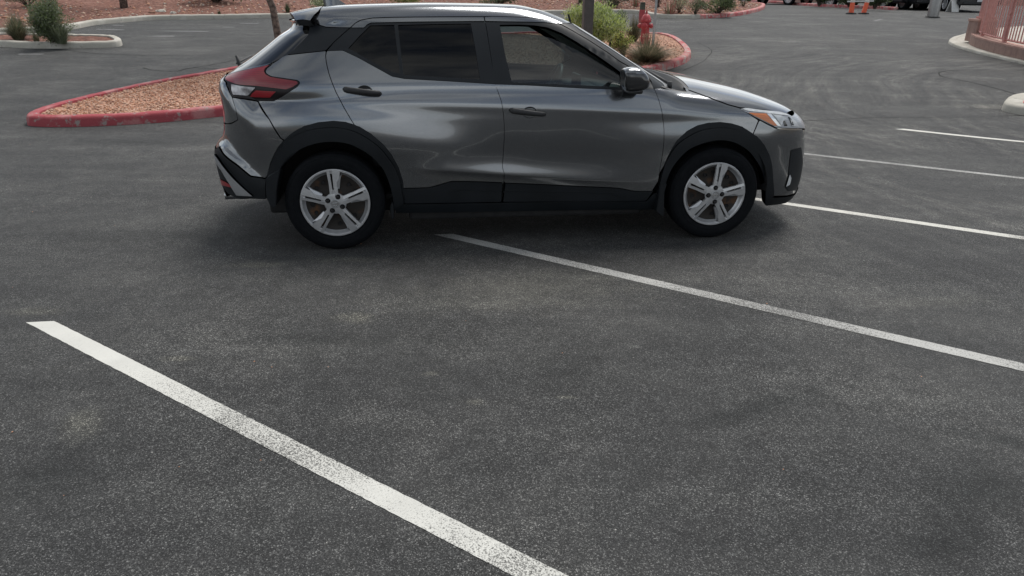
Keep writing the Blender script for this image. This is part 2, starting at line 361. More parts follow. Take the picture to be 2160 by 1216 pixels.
for (a, b_) in [((40, 115), (92, 115)), ((300, 77), (368, 77)), ((330, 66), (440, 67)), ((470, 58), (496, 58)), ((506, 50), (546, 50)), ((205, 62), (262, 64)), ((238, 54), (262, 54)), ((1845, 45), (1860, 41))]:
    strip('faded_bay_line', gp(*a), gp(*b_), .10, M_FAINT)

# small loose stones lying on the tarmac
_r = np.random.default_rng(21); _pp = [(x, y, GZ(y)+.001) for x, y in zip(_r.uniform(-9, 14, 900), _r.uniform(1.2, 16, 900)) if not (-.9 < x < 3.2 and 3.8 < y < 6.6)]
# tar-filled cracks
M_TAR = var_mat('tar', (.014, .014, .014), (.024, .024, .024), 20, rough=.9, spec=.1)
def crack(pts, w):
    P = resample([np.array(gp(*p))[:2] for p in catmull(pts, 5)], .3); V = []; F = []; n = len(P)
    for i in range(n):
        t = P[min(i+1, n-1)]-P[max(i-1, 0)]; t = t/np.linalg.norm(t); nn = np.array([-t[1], t[0]])*w*.24*random.uniform(.5, 1.3)
        o = np.array([random.uniform(-.012, .012), random.uniform(-.012, .012)])
        for s in (-1, 1): q = P[i]+nn*s+o; V.append((q[0], q[1], GZ(q[1])+.003))
        if i: F.append((2*i-2, 2*i, 2*i+1, 2*i-1))
    tag(mesh('tar_seam', V, F, M_TAR), kind='structure')
for pts, w in [([(500, 127), (440, 139), (392, 146), (375, 151), (330, 150), (300, 144)], .05), ([(375, 151), (410, 144), (470, 147)], .03), ([(132, 104), (180, 112), (300, 118), (370, 119)], .035),
               ([(1390, 76), (1440, 66), (1490, 58)], .05), ([(1470, 90), (1497, 103), (1500, 112), (1480, 132), (1440, 150)], .035), ([(1690, 256), (1840, 250), (1980, 249), (2160, 245)], .025),
               ([(2160, 205), (2100, 187), (2040, 173), (1990, 163), (1980, 155), (2000, 150), (2020, 150)], .05), ([(1985, 163), (1920, 161), (1860, 160)], .022), ([(2175, 240), (2100, 232), (2045, 228)], .02)]:
    crack(pts, w)

# ------------------------------------------------------------------ kerbs, gravel beds
def kerb_paint(name, main, worn, under, amt=.5):
    m, N, L, b = new_mat(name); tc = N.new('ShaderNodeTexCoord').outputs['Object']
    def nz(s, d=5, r=.6): n = N.new('ShaderNodeTexNoise'); n.inputs['Scale'].default_value = s; n.inputs['Detail'].default_value = d; n.inputs['Roughness'].default_value = r; L.new(tc, n.inputs['Vector']); return n.outputs['Fac']
    f1 = math_node(N, L, 'MULTIPLY_ADD', math_node(N, L, 'SUBTRACT', nz(2.6), .62-.16*amt), 9.0, .5, clamp=True)
    f2 = math_node(N, L, 'MULTIPLY_ADD', math_node(N, L, 'SUBTRACT', nz(7, 8, .7), .67-.16*amt), 14.0, .5, clamp=True)
    c = mix_node(N, L, f1, main, worn); c = mix_node(N, L, f2, c, under)
    c = mix_node(N, L, .6, c, mix_node(N, L, nz(60, 4), (.6, .6, .6), (1.35, 1.35, 1.35)), 'MULTIPLY')
    L.new(c, b.inputs['Base Color']); pset(b, rough=.8, spec=.3)
    bp = N.new('ShaderNodeBump'); bp.inputs['Strength'].default_value = .6; bp.inputs['Distance'].default_value = .008; L.new(nz(45, 6), bp.inputs['Height']); L.new(bp.outputs[0], b.inputs['Normal'])
    return m
M_RED = kerb_paint('red_kerb_paint', (.34, .066, .078), (.42, .17, .17), (.30, .26, .24), .5)
M_RED2 = kerb_paint('worn_red_kerb_paint', (.40, .075, .085), (.50, .20, .19), (.40, .33, .30), .8)
M_CONC = kerb_paint('pale_concrete', (.42, .40, .35), (.50, .48, .43), (.26, .25, .22), .3)
def gravel_mat(name, cs, scale=26):
    m, N, L, b = new_mat(name); tc = N.new('ShaderNodeTexCoord').outputs['Object']
    vo = N.new('ShaderNodeTexVoronoi'); vo.inputs['Scale'].default_value = scale; L.new(tc, vo.inputs['Vector'])
    sep = N.new('ShaderNodeSeparateColor'); L.new(vo.outputs['Color'], sep.inputs[0])
    rp = N.new('ShaderNodeValToRGB'); e = rp.color_ramp.elements; e[0].position = 0; e[0].color = (*cs[0], 1); e[1].position = 1; e[1].color = (*cs[-1], 1)
    for i, c in enumerate(cs[1:-1]): q = e.new((i+1)/(len(cs)-1)); q.color = (*c, 1)
    L.new(sep.outputs[0], rp.inputs[0])
    n = N.new('ShaderNodeTexNoise'); n.inputs['Scale'].default_value = .8; n.inputs['Detail'].default_value = 5; L.new(tc, n.inputs['Vector'])
    c = mix_node(N, L, .7, rp.outputs[0], mix_node(N, L, n.outputs['Fac'], (.6, .6, .62), (1.4, 1.38, 1.35)), 'MULTIPLY')
    L.new(c, b.inputs['Base Color']); pset(b, rough=.9, spec=.2)
    bp = N.new('ShaderNodeBump'); bp.inputs['Strength'].default_value = .9; bp.inputs['Distance'].default_value = .03; bp.invert = True; L.new(vo.outputs['Distance'], bp.inputs['Height']); L.new(bp.outputs[0], b.inputs['Normal'])
    return m
M_GRAV = gravel_mat('tan_gravel', [(.26, .125, .085), (.47, .25, .17), (.57, .35, .25), (.35, .18, .13), (.65, .47, .37)], 34)
M_GRAVR = gravel_mat('red_gravel_hill', [(.09, .045, .035), (.20, .095, .07), (.15, .07, .055), (.28, .16, .12)], 14)
M_STONE = []
for i, c in enumerate([(.60, .33, .21), (.50, .26, .16), (.67, .47, .35), (.30, .16, .11), (.60, .41, .31)]):
    M_STONE.append(var_mat('gravel_stone_%s' % 'abcde'[i], tuple(x*.8 for x in c), c, 12, rough=.85, bump=.3))
def offset_closed(P, d):
    n = len(P); out = []
    area = sum(P[i][0]*P[(i+1) % n][1]-P[(i+1) % n][0]*P[i][1] for i in range(n)); sg = 1 if area > 0 else -1
    for i in range(n):
        t = P[(i+1) % n]-P[i-1]; t = t/max(np.linalg.norm(t), 1e-9); out.append(P[i]+np.array([-t[1], t[0]])*d*sg)
    return np.array(out)
KP = [(0, -.03), (.008, .10), (.018, .132), (.04, .148), (.13, .150), (.150, .142), (.156, .06)]   # kerb section: inward offset, height
def kerb_ring(name, P, mat, closed=True, width=1.0, mats=None, sel=None, hs=.88):
    """kerb along an outline; the section steps inward from P"""
    n = len(P); V = []; F = []; mi = []
    wv = [random.uniform(-.004, .004) for _ in range(n)]
    for (o, h) in KP:
        Q = offset_closed(P, o*width) if closed else offset_open(P, o*width)
        for i in range(n): V.append((Q[i][0], Q[i][1], GZ(Q[i][1])+h*hs+(wv[i] if h > .05 else 0)))
    for j in range(len(KP)-1):
        for i in range(n if closed else n-1):
            F.append((j*n+i, j*n+(i+1) % n, (j+1)*n+(i+1) % n, (j+1)*n+i)); mi.append(sel(P[i]) if sel else 0)
    if not closed:
        for i in (0, n-1): F.append([j*n+i for j in range(len(KP))]); mi.append(sel(P[i]) if sel else 0)
    o = mesh(name, V, F, mat, smooth=True, mats=mats, mi=mi); o.data.set_sharp_from_angle(angle=R(50)); tag(o, kind='structure'); return o
def offset_open(P, d):
    n = len(P); out = []
    for i in range(n):
        t = P[min(i+1, n-1)]-P[max(i-1, 0)]; t = t/max(np.linalg.norm(t), 1e-9); out.append(P[i]+np.array([-t[1], t[0]])*d)
    return np.array(out)
def fill(name, P, mat, h=.10, step=.3, bumpy=.02):
    vo, F, _ = cdt([P], (step, step)); V = [(v[0], v[1], GZ(v[1])+h+random.uniform(0, bumpy)) for v in vo]
    o = mesh(name, V, F, mat, smooth=True); tag(o, kind='structure'); return o
def stones(name, pts, smin, smax, mats, seed=3):
    r = np.random.default_rng(seed); base = []
    for k in range(6):
        bm = bmesh.new(); bmesh.ops.create_icosphere(bm, subdivisions=1, radius=1)
        for v in bm.verts: v.co *= r.uniform(.6, 1.15); v.co.z *= .65
        bm.verts.index_update(); vs_ = np.array([v.co[:] for v in bm.verts]); fs = np.array([[v.index for v in f.verts] for f in bm.faces]); bm.free(); base.append((vs_, fs))
    V = []; F = []; mi = []; k = 0
    for p in pts:
        vs_, fs = base[r.integers(6)]; a = r.uniform(0, 6.28); s = r.uniform(smin, smax); c, si = math.cos(a), math.sin(a)
        w = vs_*s*np.array([1, r.uniform(.6, 1), 1]); w = np.stack([w[:, 0]*c-w[:, 1]*si, w[:, 0]*si+w[:, 1]*c, w[:, 2]], 1)+np.array(p)
        V.append(w); F.append(fs+k); k += len(w); mi += [int(r.integers(len(mats)))]*len(fs)
    o = mesh(name, np.vstack(V), np.vstack(F).tolist(), None, mats=mats, mi=mi); tag(o, kind='stuff'); return o
def pxpoly(pts, step=.12, sm=4, dz=0.0, closed=True):
    P = np.array([np.array(gp(*p, dz))[:2] for p in pts])
    if sm: P = np.array(catmull(P, sm, closed))
    return resample(P, step, closed)
# median island with red kerb running behind the car (left tip at 60,262, right end at 1455,110)
isl = [(58, 263), (75, 268), (150, 269), (265, 265), (375, 256), (475, 246), (700, 226), (950, 202), (1200, 177), (1340, 161), (1400, 150), (1440, 137), (1456, 126), (1455, 113),
       (1437, 95), (1415, 84), (1385, 80), (1320, 78), (1200, 77), (1050, 80), (900, 92), (700, 118), (475, 160), (330, 186), (200, 216), (90, 246)]
ISL = pxpoly(isl, .12, 3)
kerb_ring('island_kerb', ISL, None, mats=[M_RED, M_RED2], sel=lambda p: 1 if p[0] > 1.0 else 0)
ISLI = offset_closed(ISL, .15); fill('island_gravel_bed', ISLI, M_GRAV, .085)
def scatter(P, n, seed, dz, lim=None):
    r = np.random.default_rng(seed); lo, hi = P.min(0), P.max(0); pts = np.stack([r.uniform(lo[0], hi[0], n*4), r.uniform(lo[1], hi[1], n*4)], 1)
    pts = pts[in_poly(pts, P)]
    if lim: pts = pts[lim(pts)]
    return [(p[0], p[1], GZ(p[1])+dz+r.uniform(0, .012)) for p in pts[:n]]
left_part = scatter(ISLI, 16000, 1, .098, lambda p: p[:, 0] < -1.2) + scatter(ISLI, 4500, 2, .098, lambda p: p[:, 0] > 2.0) + scatter(ISLI, 5000, 4, .098, lambda p: (p[:, 0] > -1.25) & (p[:, 0] < 2.1))
stones('loose_gravel', left_part, .009, .021, M_STONE)
M_GRIT = var_mat('pale_grit', (.16, .155, .15), (.34, .33, .31), 60, rough=.9); stones('scattered_grit', _pp, .0022, .006, [M_GRIT, M_GRIT, M_STONE[1]], 9)
# pale island, far left
pil = [(-260, 96), (-100, 98), (0, 100), (60, 103), (180, 103), (245, 100), (259, 95), (250, 89), (232, 86), (160, 84), (60, 82), (-60, 80), (-260, 78)]
PIL = pxpoly(pil, .15, 3); kerb_ring('pale_island_kerb', PIL, M_CONC); PI2 = offset_closed(PIL, .15); fill('pale_island_gravel', PI2, M_GRAVR, .085)
# concrete stub, right edge
ri = [(2112, 232), (2125, 238), (2165, 245), (2260, 252), (2330, 240), (2300, 222), (2200, 214), (2160, 212), (2135, 214), (2118, 222)]
RI = pxpoly(ri, .1, 3); kerb_ring('stub_island_kerb', RI, M_CONC, width=1.7); fill('stub_island_paving', offset_closed(RI, .25), M_RED2, .12)
# ------------------------------------------------------------------ far kerb and the planted hillside behind it
fk = [(-500, 110), (-150, 84), (0, 73), (60, 70), (150, 63), (200, 54), (260, 48), (330, 43), (450, 41), (620, 38), (800, 35), (1000, 32), (1190, 30), (1330, 29), (1385, 38), (1470, 40), (1550, 35), (1595, 26), (1613, 18), (1608, 12), (1570, 8.5), (1530, 8)]
FK = np.array([np.array(gp(*p))[:2] for p in fk]); FK = resample(np.array(catmull(FK, 6)), .25)
x_red = gp(1470, 40).x
def fsel(p): return 1 if p[0] > x_red else 0
kerb_ring('far_kerb', FK, None, closed=False, width=1.15, mats=[M_CONC, M_RED2], sel=fsel)
back = [FK[-1]+np.array([-6, 3.5]), np.array([0, 46.0]), np.array([-20, 70.0]), np.array([-90, 80.0]), np.array([-90, FK[0][1]])]
hp = np.vstack([offset_open(FK, .16)[::3], np.array(back)])
def seg_dist(p, A, B):
    d = B-A; t = np.clip(((p-A)*d).sum(1)/(d*d).sum(1), 0, 1); return np.sqrt(((A+d*t[:, None]-p)**2).sum(1))
def hill_z(x, y):
    p = np.array([x, y]); d = seg_dist(p, FK[:-1], FK[1:]).min()
    e = max(0, d-.25); fd = min(1, seg_dist(p, FK[:1], back[-1][None]).min()/8); e *= fd; return GZ(y)+.11*min(1, fd*4)-.03*(fd < .05)+.10*min(e, 30)+.05*math.sin(x*.9)*min(1, e*.3)+.04*math.sin(x*2.3+y*1.7)*min(1, e*.3)
vo, F, _ = cdt([hp], (.5, .5)); o = mesh('planted_hillside', [(v[0], v[1], hill_z(*v)) for v in vo], F, M_GRAVR, smooth=True); tag(o, kind='structure')
r = np.random.default_rng(5); pp = []
for k in range(5200):
    i = r.integers(len(FK)-30); d = abs(r.normal(0, 1))*4+.3; t = FK[i+1]-FK[i]; t = t/np.linalg.norm(t); q = FK[i]+np.array([-t[1], t[0]])*d
    if in_poly(q[None], hp)[0]: pp.append((q[0], q[1], hill_z(*q)+.005))
stones('hillside_stones', pp, .015, .07, [M_STONE[1], M_STONE[3], M_STONE[4], var_mat('pale_stone', (.30, .25, .21), (.42, .36, .31), 9, rough=.9)], 8)
def hp_at(px, py):
    """point on the hillside at a pixel"""
    d = ray(px, py); t = 12.0
    for _ in range(4000):
        P = CAM+d*t
        if in_poly(P[None, :2], hp)[0]:
            if P[2] <= hill_z(P[0], P[1]): break
        elif P[2] <= GZ(P[1]): break
        t += .02
    return Vector(P)
def scale_at(P): return FPX/float((np.array(P)-CAM) @ FWD)
# beyond the lot, on the right: kerb, wall; added unseen hills for the reflections
k2 = np.array([np.array(gp(*p))[:2] for p in [(1570, 4), (1640, 8), (1700, 13), (1780, 17), (1850, 20), (1888, 22)]]); k2 = resample(np.array(catmull(k2, 4)), .3)
kerb_ring('back_kerb', k2, M_RED2, closed=False, width=1.2)
M_STUC = var_mat('pink_stucco', (.40, .24, .20), (.48, .30, .25), 6, rough=.9, bump=.4, bscale=60)
def wall_run(name, P, w, h, mat, z0=-.1, cap=None, side=1):
    P = np.array(P); n = len(P); Q = offset_open(P, w*side); V = []
    for A, hh in ((P, z0), (P, h), (Q, h), (Q, z0)): V += [(a[0], a[1], GZ(a[1])+hh) for a in A]
    F = [(j*n+i, j*n+i+1, (j+1)*n+i+1, (j+1)*n+i) for j in range(3) for i in range(n-1)]+[(0, n, 2*n, 3*n), (n-1, 2*n-1, 3*n-1, 4*n-1)]
    return mesh(name, V, F, mat)
bw = resample([np.array([k2[0][0]-16, k2[0][1]+5]), k2[0]+np.array([0, 2.2]), np.array([60.0, k2[-1][1]+9])], 1)
o = wall_run('boundary_wall', bw, .2, 2.0, M_STUC); tag(o, 'long pink stucco boundary wall beyond the far kerb and parked cars', 'wall')
V = []; F = []; hs = [(0, 0), (25, 7), (60, 16), (110, 14), (180, 0)]
M_HILL = var_mat('added_hills', (.07, .065, .05), (.12, .10, .08), .05, rough=1)
n = 96
for j, (dr, h) in enumerate(hs):
    for k in range(n):
        a = 2*math.pi*k/n; rr = 170+dr; hh = h*(1+.45*math.sin(a*3+1)+.3*math.sin(a*7+2)+.12*math.sin(a*19))
        y = rr*math.sin(a); V.append((rr*math.cos(a), y, GZ(y)-.3+max(0, hh)))
for j in range(len(hs)-1):
    for k in range(n): F.append((j*n+k, j*n+(k+1) % n, (j+1)*n+(k+1) % n, (j+1)*n+k))
tag(mesh('added_reflection_hills', V, F, M_HILL, smooth=True), kind='structure')

# ------------------------------------------------------------------ right corner: concrete apron, low wall, railing
ap = [(2400, 190), (2250, 158), (2160, 137), (2090, 121), (2030, 105), (2001, 93), (2006, 84), (2025, 78), (2048, 73), (2120, 62), (2300, 56), (2560, 90)]
AP = pxpoly(ap, .15, 4); kerb_ring('corner_kerb', AP, M_CONC, width=1.0, hs=.42); fill('corner_apron', offset_closed(AP, .15), M_CONC, .055, .4, .003)
def gpd(px, py, dz): return np.array(gp(px, py, dz))[:2]
M_BLOCK, N_, L_, b_ = new_mat('scored_pink_concrete')
tcn = N_.new('ShaderNodeTexCoord').outputs['Object']; n1 = N_.new('ShaderNodeTexNoise'); n1.inputs['Scale'].default_value = 9; n1.inputs['Detail'].default_value = 7; n1.inputs['Roughness'].default_value = .7; L_.new(tcn, n1.inputs['Vector'])
mpn = N_.new('ShaderNodeMapping'); mpn.inputs['Scale'].default_value = (9, 9, .8); L_.new(tcn, mpn.inputs[0]); n2 = N_.new('ShaderNodeTexNoise'); n2.inputs['Scale'].default_value = 1.2; n2.inputs['Detail'].default_value = 5; L_.new(mpn.outputs[0], n2.inputs['Vector'])
cc = mix_node(N_, L_, n1.outputs['Fac'], (.20, .12, .10), (.42, .29, .25)); cc = mix_node(N_, L_, .6, cc, mix_node(N_, L_, n2.outputs['Fac'], (.45, .45, .45), (1.5, 1.5, 1.5)), 'MULTIPLY')
L_.new(cc, b_.inputs['Base Color']); pset(b_, rough=.9)
bp = N_.new('ShaderNodeBump'); bp.inputs['Strength'].default_value = .5; bp.inputs['Distance'].default_value = .01; L_.new(n1.outputs['Fac'], bp.inputs['Height']); L_.new(bp.outputs[0], b_.inputs['Normal'])
M_PINK = var_mat('pink_railing_paint', (.46, .21, .185), (.54, .27, .24), 14, rough=.55, bump=.1)
wl = [gpd(*p, .06) for p in [(2420, 190), (2250, 152), (2160, 128), (2110, 116), (2068, 104), (2048, 96), (2043, 89), (2050, 83), (2075, 77)]]
WL = resample(np.array(catmull(wl, 6)), .08)
wr = empty('retaining_wall', (WL[len(WL)//2][0], WL[len(WL)//2][1], GZ(WL[len(WL)//2][1])))
def rel(o, root): o.parent = root; o.matrix_parent_inverse = Matrix.Identity(4); o.location = o.location-root.location
tag(wr, 'low curved pink concrete wall carrying the railing at the right corner', 'wall')
ob = wall_run('wall', WL[:-1], .30, .26, M_BLOCK, z0=.0, side=-1); rel(ob, wr)
ob = wall_run('coping', WL[:-1], .30, .295, M_STUC, z0=.262, side=-1); rel(ob, wr)
for k in range(3, len(WL)-6, 5):      # score joints
    a, b2 = WL[k], WL[k+1]; t = (b2-a)/np.linalg.norm(b2-a); nn = np.array([t[1], -t[0]])
# corner pier with its cap and the big post, then the railing
pc = gpd(2056, 93, .06); s_ = scale_at((pc[0], pc[1], .5)); 
inn = np.array([.16, .17]); pc = pc+inn
z0 = GZ(pc[1])
bm = bmesh.new(); add_box(bm, (0, 0, .33), (.44, .40, .46), .012); pier = bm_obj('corner_pier', bm, M_BLOCK); pier.location = (pc[0], pc[1], z0)
tag(pier, 'square pink concrete pier at the end of the low corner wall', 'pier')
bm = bmesh.new(); add_box(bm, (0, 0, .59), (.47, .43, .06), .012); ob = bm_obj('cap', bm, M_STUC, pier)
rlr = empty('metal_railing', (pc[0], pc[1], z0+.4)); tag(rlr, 'pink painted metal picket railing with square posts on the low wall', 'railing')
RL = offset_open(WL, -.15)[::-1]; cum = np.concatenate([[0], np.cumsum(np.linalg.norm(np.diff(RL, axis=0), axis=1))])
def at_len(s): return np.array([np.interp(s, cum, RL[:, 0]), np.interp(s, cum, RL[:, 1])])
def rz_of(s): d = at_len(s+.05)-at_len(s-.05); return math.atan2(d[1], d[0])
s0 = .42; s1 = cum[-1]-.1
def rl_part(name, bm): o = bm_obj(name, bm, M_PINK, rlr); o.location = -rlr.location; return o
ps = np.arange(s0, s1, 1.15)
for s in ps:
    bm = bmesh.new(); p = at_len(s); add_box(bm, (p[0], p[1], GZ(p[1])+.27+.95), (.075, .075, 1.9), .004, Matrix.Rotation(rz_of(s), 3, 'Z')); rl_part('post', bm)
for hz in (.36, 2.05):
    bm = bmesh.new(); q = [at_len(s) for s in np.arange(s0, s1, .1)]; add_tube(bm, [(p[0], p[1], GZ(p[1])+hz) for p in q], .024, 4); rl_part('rail', bm)
cnt = 0
for s in np.arange(s0+.09, s1, .098):
    if min(abs(ps-s)) < .06: continue
    p = at_len(s); bm = bmesh.new(); add_box(bm, (p[0], p[1], GZ(p[1])+1.2), (.020, .020, 1.68), 0, Matrix.Rotation(rz_of(s), 3, 'Z')); rl_part('picket', bm); cnt += 1
    if cnt >= 95: break
bm = bmesh.new(); add_box(bm, (0, 0, 1.25), (.26, .24, 2.5), .008); add_box(bm, (0, 0, .03), (.33, .31, .05), .006); add_box(bm, (0, 0, 2.53), (.32, .30, .06), .01)
bp_ = bm_obj('gate_post', bm, M_PINK); bp_.location = (pc[0]+.10, pc[1]+.04, z0+.62); tag(bp_, 'thick pink square metal post standing on the corner pier', 'post')
hr0, hr1 = at_len(.6)+np.array([.5, 1.0]), at_len(2.2)+np.array([1.4, 1.5])
bm = bmesh.new(); add_tube(bm, [(hr0[0], hr0[1], GZ(hr0[1])+.85), (hr1[0], hr1[1], GZ(hr1[1])+1.05)], .028, 8)
for p, h in ((hr0, .85), (hr1, 1.05), ((hr0+hr1)/2, .95)): add_tube(bm, [(p[0], p[1], GZ(p[1])+.1), (p[0], p[1], GZ(p[1])+h)], .022, 8)
ob = bm_obj('handrail', bm, M_PINK, smooth=True, angle=40); tag(ob, 'sloping pink handrail behind the picket railing', 'handrail')

# ------------------------------------------------------------------ plants
def leaf_mat(name, c1, c2, rough=.6):
    m = var_mat(name, c1, c2, 7, rough=rough, spec=.3); b = m.node_tree.nodes['Principled BSDF']; N_ = m.node_tree.nodes; L_ = m.node_tree.links; tr = N_.new('ShaderNodeBsdfTranslucent'); mxx = N_.new('ShaderNodeMixShader'); mxx.inputs[0].default_value = .3; L_.new(b.inputs['Base Color'].links[0].from_socket, tr.inputs[0]); L_.new(b.outputs[0], mxx.inputs[1]); L_.new(tr.outputs[0], mxx.inputs[2]); L_.new(mxx.outputs[0], N_['Material Output'].inputs[0])
    return m
ML = dict(green=leaf_mat('leaf_green', (.09, .13, .05), (.18, .23, .10)), dark=leaf_mat('leaf_dark', (.035, .05, .028), (.075, .095, .05)), grey=leaf_mat('leaf_grey_green', (.13, .15, .10), (.25, .28, .20)),
          lime=leaf_mat('leaf_lime', (.42, .52, .10), (.62, .70, .26)), pale=leaf_mat('leaf_pale', (.44, .50, .28), (.66, .70, .48)), olive=leaf_mat('leaf_olive', (.18, .17, .045), (.34, .30, .09)),
          dry=leaf_mat('blade_dry', (.18, .14, .09), (.36, .29, .20)), blade=leaf_mat('blade_green', (.07, .09, .05), (.17, .19, .11)), red=leaf_mat('flower_red', (.30, .07, .07), (.45, .14, .13)), twig=leaf_mat('twig_brown', (.06, .045, .035), (.12, .09, .07)))
def blades(name, P, w, h, n, mats, seed, spread=.9, width=.006, lean=1.0, droop=.35):
    r = np.random.default_rng(seed); V = []; F = []; mi = []; k = 0
    for i in range(n):
        a = r.uniform(0, 6.283); rad = w*.12*math.sqrt(r.uniform(0, 1)); b0 = np.array([math.cos(a)*rad, math.sin(a)*rad, 0])
        a2 = a+r.normal(0, .5); out = abs(r.normal(.45, .28))*spread*w*.5*lean; L_ = h*r.uniform(.45, 1.05)*(1-.35*min(1, out/(w*.6))); d = np.array([math.cos(a2), math.sin(a2), 0]); sd_ = np.array([-d[1], d[0], 0])
        ww = width*r.uniform(.7, 1.4); m = int(r.integers(len(mats)))
        for j in range(5):
            t = j/4; p = b0+d*out*(t**1.4)+np.array([0, 0, L_*(t-droop*t*t*min(1, out/(w*.4)))]); e = sd_*ww*(1-t*.85)*.5
            V += [p-e, p+e]
            if j: F.append((k+2*j-2, k+2*j-1, k+2*j+1, k+2*j)); mi.append(m)
        k += 10
    o = mesh(name, V, F, None, mats=mats, mi=mi, loc=P); return o
def leaves(r, C, S, n, size, V, F, mi, mats, up=0.0, asp=2.4, shell=.55):
    k = len(V)
    for i in range(n):
        d = r.normal(0, 1, 3); d /= np.linalg.norm(d); rad = (shell+(1-shell)*r.uniform(0, 1))if r.uniform() < .7 else r.uniform(0, 1)
        p = C+d*S*rad*r.uniform(.85, 1.12); a = r.normal(0, 1, 3)+np.array([0, 0, up])+d*.8; a /= np.linalg.norm(a); b = np.cross(a, r.normal(0, 1, 3)); b /= np.linalg.norm(b)
        l = size*r.uniform(.6, 1.3); w_ = l/asp
        V += [p, p+a*l*.5+b*w_*.5, p+a*l, p+a*l*.5-b*w_*.5]; F.append((k, k+1, k+2, k+3)); mi.append(int(r.choice(len(mats)))); k += 4
def shrub(name, P, w, h, mats, seed, n=2600, size=.045, clumps=14, up=.6, asp=2.6, depth=None, root=None, z0=.0, shape=1.0):
    r = np.random.default_rng(seed); V = []; F = []; mi = []; cents = []
    for c in range(clumps):
        d = r.normal(0, 1, 3); d /= np.linalg.norm(d); q = r.uniform(.25, .8); S = np.array([w*.5, (depth or w)*.5, h*.5])
        C = np.array([0, 0, z0+h*.52])+d*S*q*shape; s = r.uniform(.26, .44)
        if C[2]-S[2]*s < 0: C[2] = S[2]*s*.9
        cents.append(C); leaves(r, C, S*s*np.array([1, 1, 1.0]), n//clumps, size, V, F, mi, mats, up, asp)
    ob = mesh('foliage', V, F, None, mats=mats, mi=mi)
    top = root or empty(name, P); ob.parent = top
    bm = bmesh.new()
    for C in cents: add_tube(bm, [(r.normal(0, .02), r.normal(0, .02), -.03), tuple(C*np.array([.35, .35, .5])), tuple(C)], [.012*w+.004, .008*w+.003, .003], 5)
    bm_obj('stem', bm, ML['twig'], top)
    return top
def size_px(P, w, h): s = scale_at(P); return w/s, h/s
# far-left pale island
P = gp(40, 84, .1); w, h = size_px(P, 74, 62); o = blades('grass_clump', P, w, h, 1100, [ML['blade'], ML['dry'], ML['blade'], ML['grey']], 11, width=.012, spread=1.25); tag(o, 'spiky dark grass clump beside the round shrub on the pale kerbed island', 'ornamental grass')
P = gp(112, 92, .1); w, h = size_px(P, 84, 98); s = shrub('round_shrub', P, w*1.1, h, [ML['green'], ML['grey'], ML['grey'], ML['green']], 12, 12000, .045, 44); tag(s, 'tall round grey green shrub on the pale kerbed island', 'shrub')
P2 = P+Vector((.25, -.1, 0)); o = blades('grass_clump', P2, w*.85, h*.6, 700, [ML['blade'], ML['grey']], 13, width=.009); tag(o, 'low grass clump at the foot of the tall round shrub', 'ornamental grass')
P = gp(78, 90, .1); o = blades('grass_clump', P, w*.5, h*.35, 120, [ML['dry'], ML['blade']], 14, width=.009); tag(o, 'small dry grass clump between the spiky grass and the round shrub', 'ornamental grass')
# hillside plants
def hshrub(px, py, wp, hp_, mats, seed, label, n=1800, cat='shrub', **k):
    P = hp_at(px, py); w, h = size_px(P, wp, hp_); s = shrub('desert_shrub', P, w, h, [ML[m] for m in mats], seed, n, max(.035, .06*w/1.5), 14, **k); tag(s, label, cat, 'shrubs on the planted hillside'); return s
hshrub(60, 15, 90, 48, ['dark', 'blade'], 21, 'dark shrub at the top left corner of the hillside')
hshrub(455, 5, 150, 50, ['dark', 'dark', 'green'], 22, 'wide dark green shrub above the pale stones on the hillside', 3000)
hshrub(675, 24, 90, 42, ['grey', 'pale', 'green'], 23, 'pale grey green shrub just above the car spoiler', 2400)
hshrub(1050, 14, 110, 30, ['green', 'dark', 'grey'], 24, 'mid green shrub seen over the middle of the car roof', 2200)
hshrub(860, 10, 90, 22, ['green', 'olive'], 25, 'olive green shrub seen over the rear part of the car roof')
hshrub(1290, 15, 110, 40, ['dark', 'twig', 'grey'], 26, 'dark twiggy shrub behind the light pole and lime shrub', 2000)
hshrub(1388, 16, 44, 40, ['dark', 'twig'], 27, 'dark rounded shrub behind the fire hydrant', 1400)
hshrub(1432, 28, 62, 44, ['grey', 'dry', 'pale'], 28, 'pale dusty shrub by the start of the red painted kerb', 2200)
hshrub(1466, 33, 50, 44, ['grey', 'dark', 'green'], 29, 'grey green shrub next to the wide green one on the far bed', 2200)
hshrub(1515, 31, 92, 46, ['green', 'dark', 'green'], 30, 'wide bright green shrub above the red curved kerb', 3800)
hshrub(1568, 14, 34, 22, ['dark', 'green'], 31, 'small dark shrub near the rounded end of the far bed', 900)
for i, (px, py, wp, hh, lb) in enumerate([(607, 27, 26, 24, 'small dark grass tuft beside the leaning tree trunk'), (463, 33, 12, 12, 'tiny green tuft just above the far pale kerb'), (1225, 8, 40, 22, 'dry tuft on the slope left of the light pole')]):
    P = hp_at(px, py); w, h = size_px(P, wp, hh); o = blades('grass_tuft', P, w, h, 160, [ML['blade'], ML['dark']], 40+i, width=.014); tag(o, lb, 'grass tuft')
P = hp_at(1412, 33); w, h = size_px(P, 60, 40); o = blades('red_flowering_plant', P, w, h, 150, [ML['blade'], ML['dry']], 50, width=.012)
tag(o, 'spiky plant with thin red flower stalks behind the sign post', 'plant')
fl = blades('flower_stalk', (0, 0, 0), w*1.6, h*1.4, 26, [ML['red']], 51, width=.018, droop=.1); fl.parent = o
P = hp_at(1340, 14); o = blades('red_flowering_plant', P, w, h, 90, [ML['blade'], ML['dry']], 52, width=.012); tag(o, 'spiky plant with pink flower stalks on the slope left of the hydrant', 'plant')
fl = blades('flower_stalk', (0, 0, 0), w*1.4, h*1.2, 18, [ML['red']], 53, width=.018, droop=.1); fl.parent = o
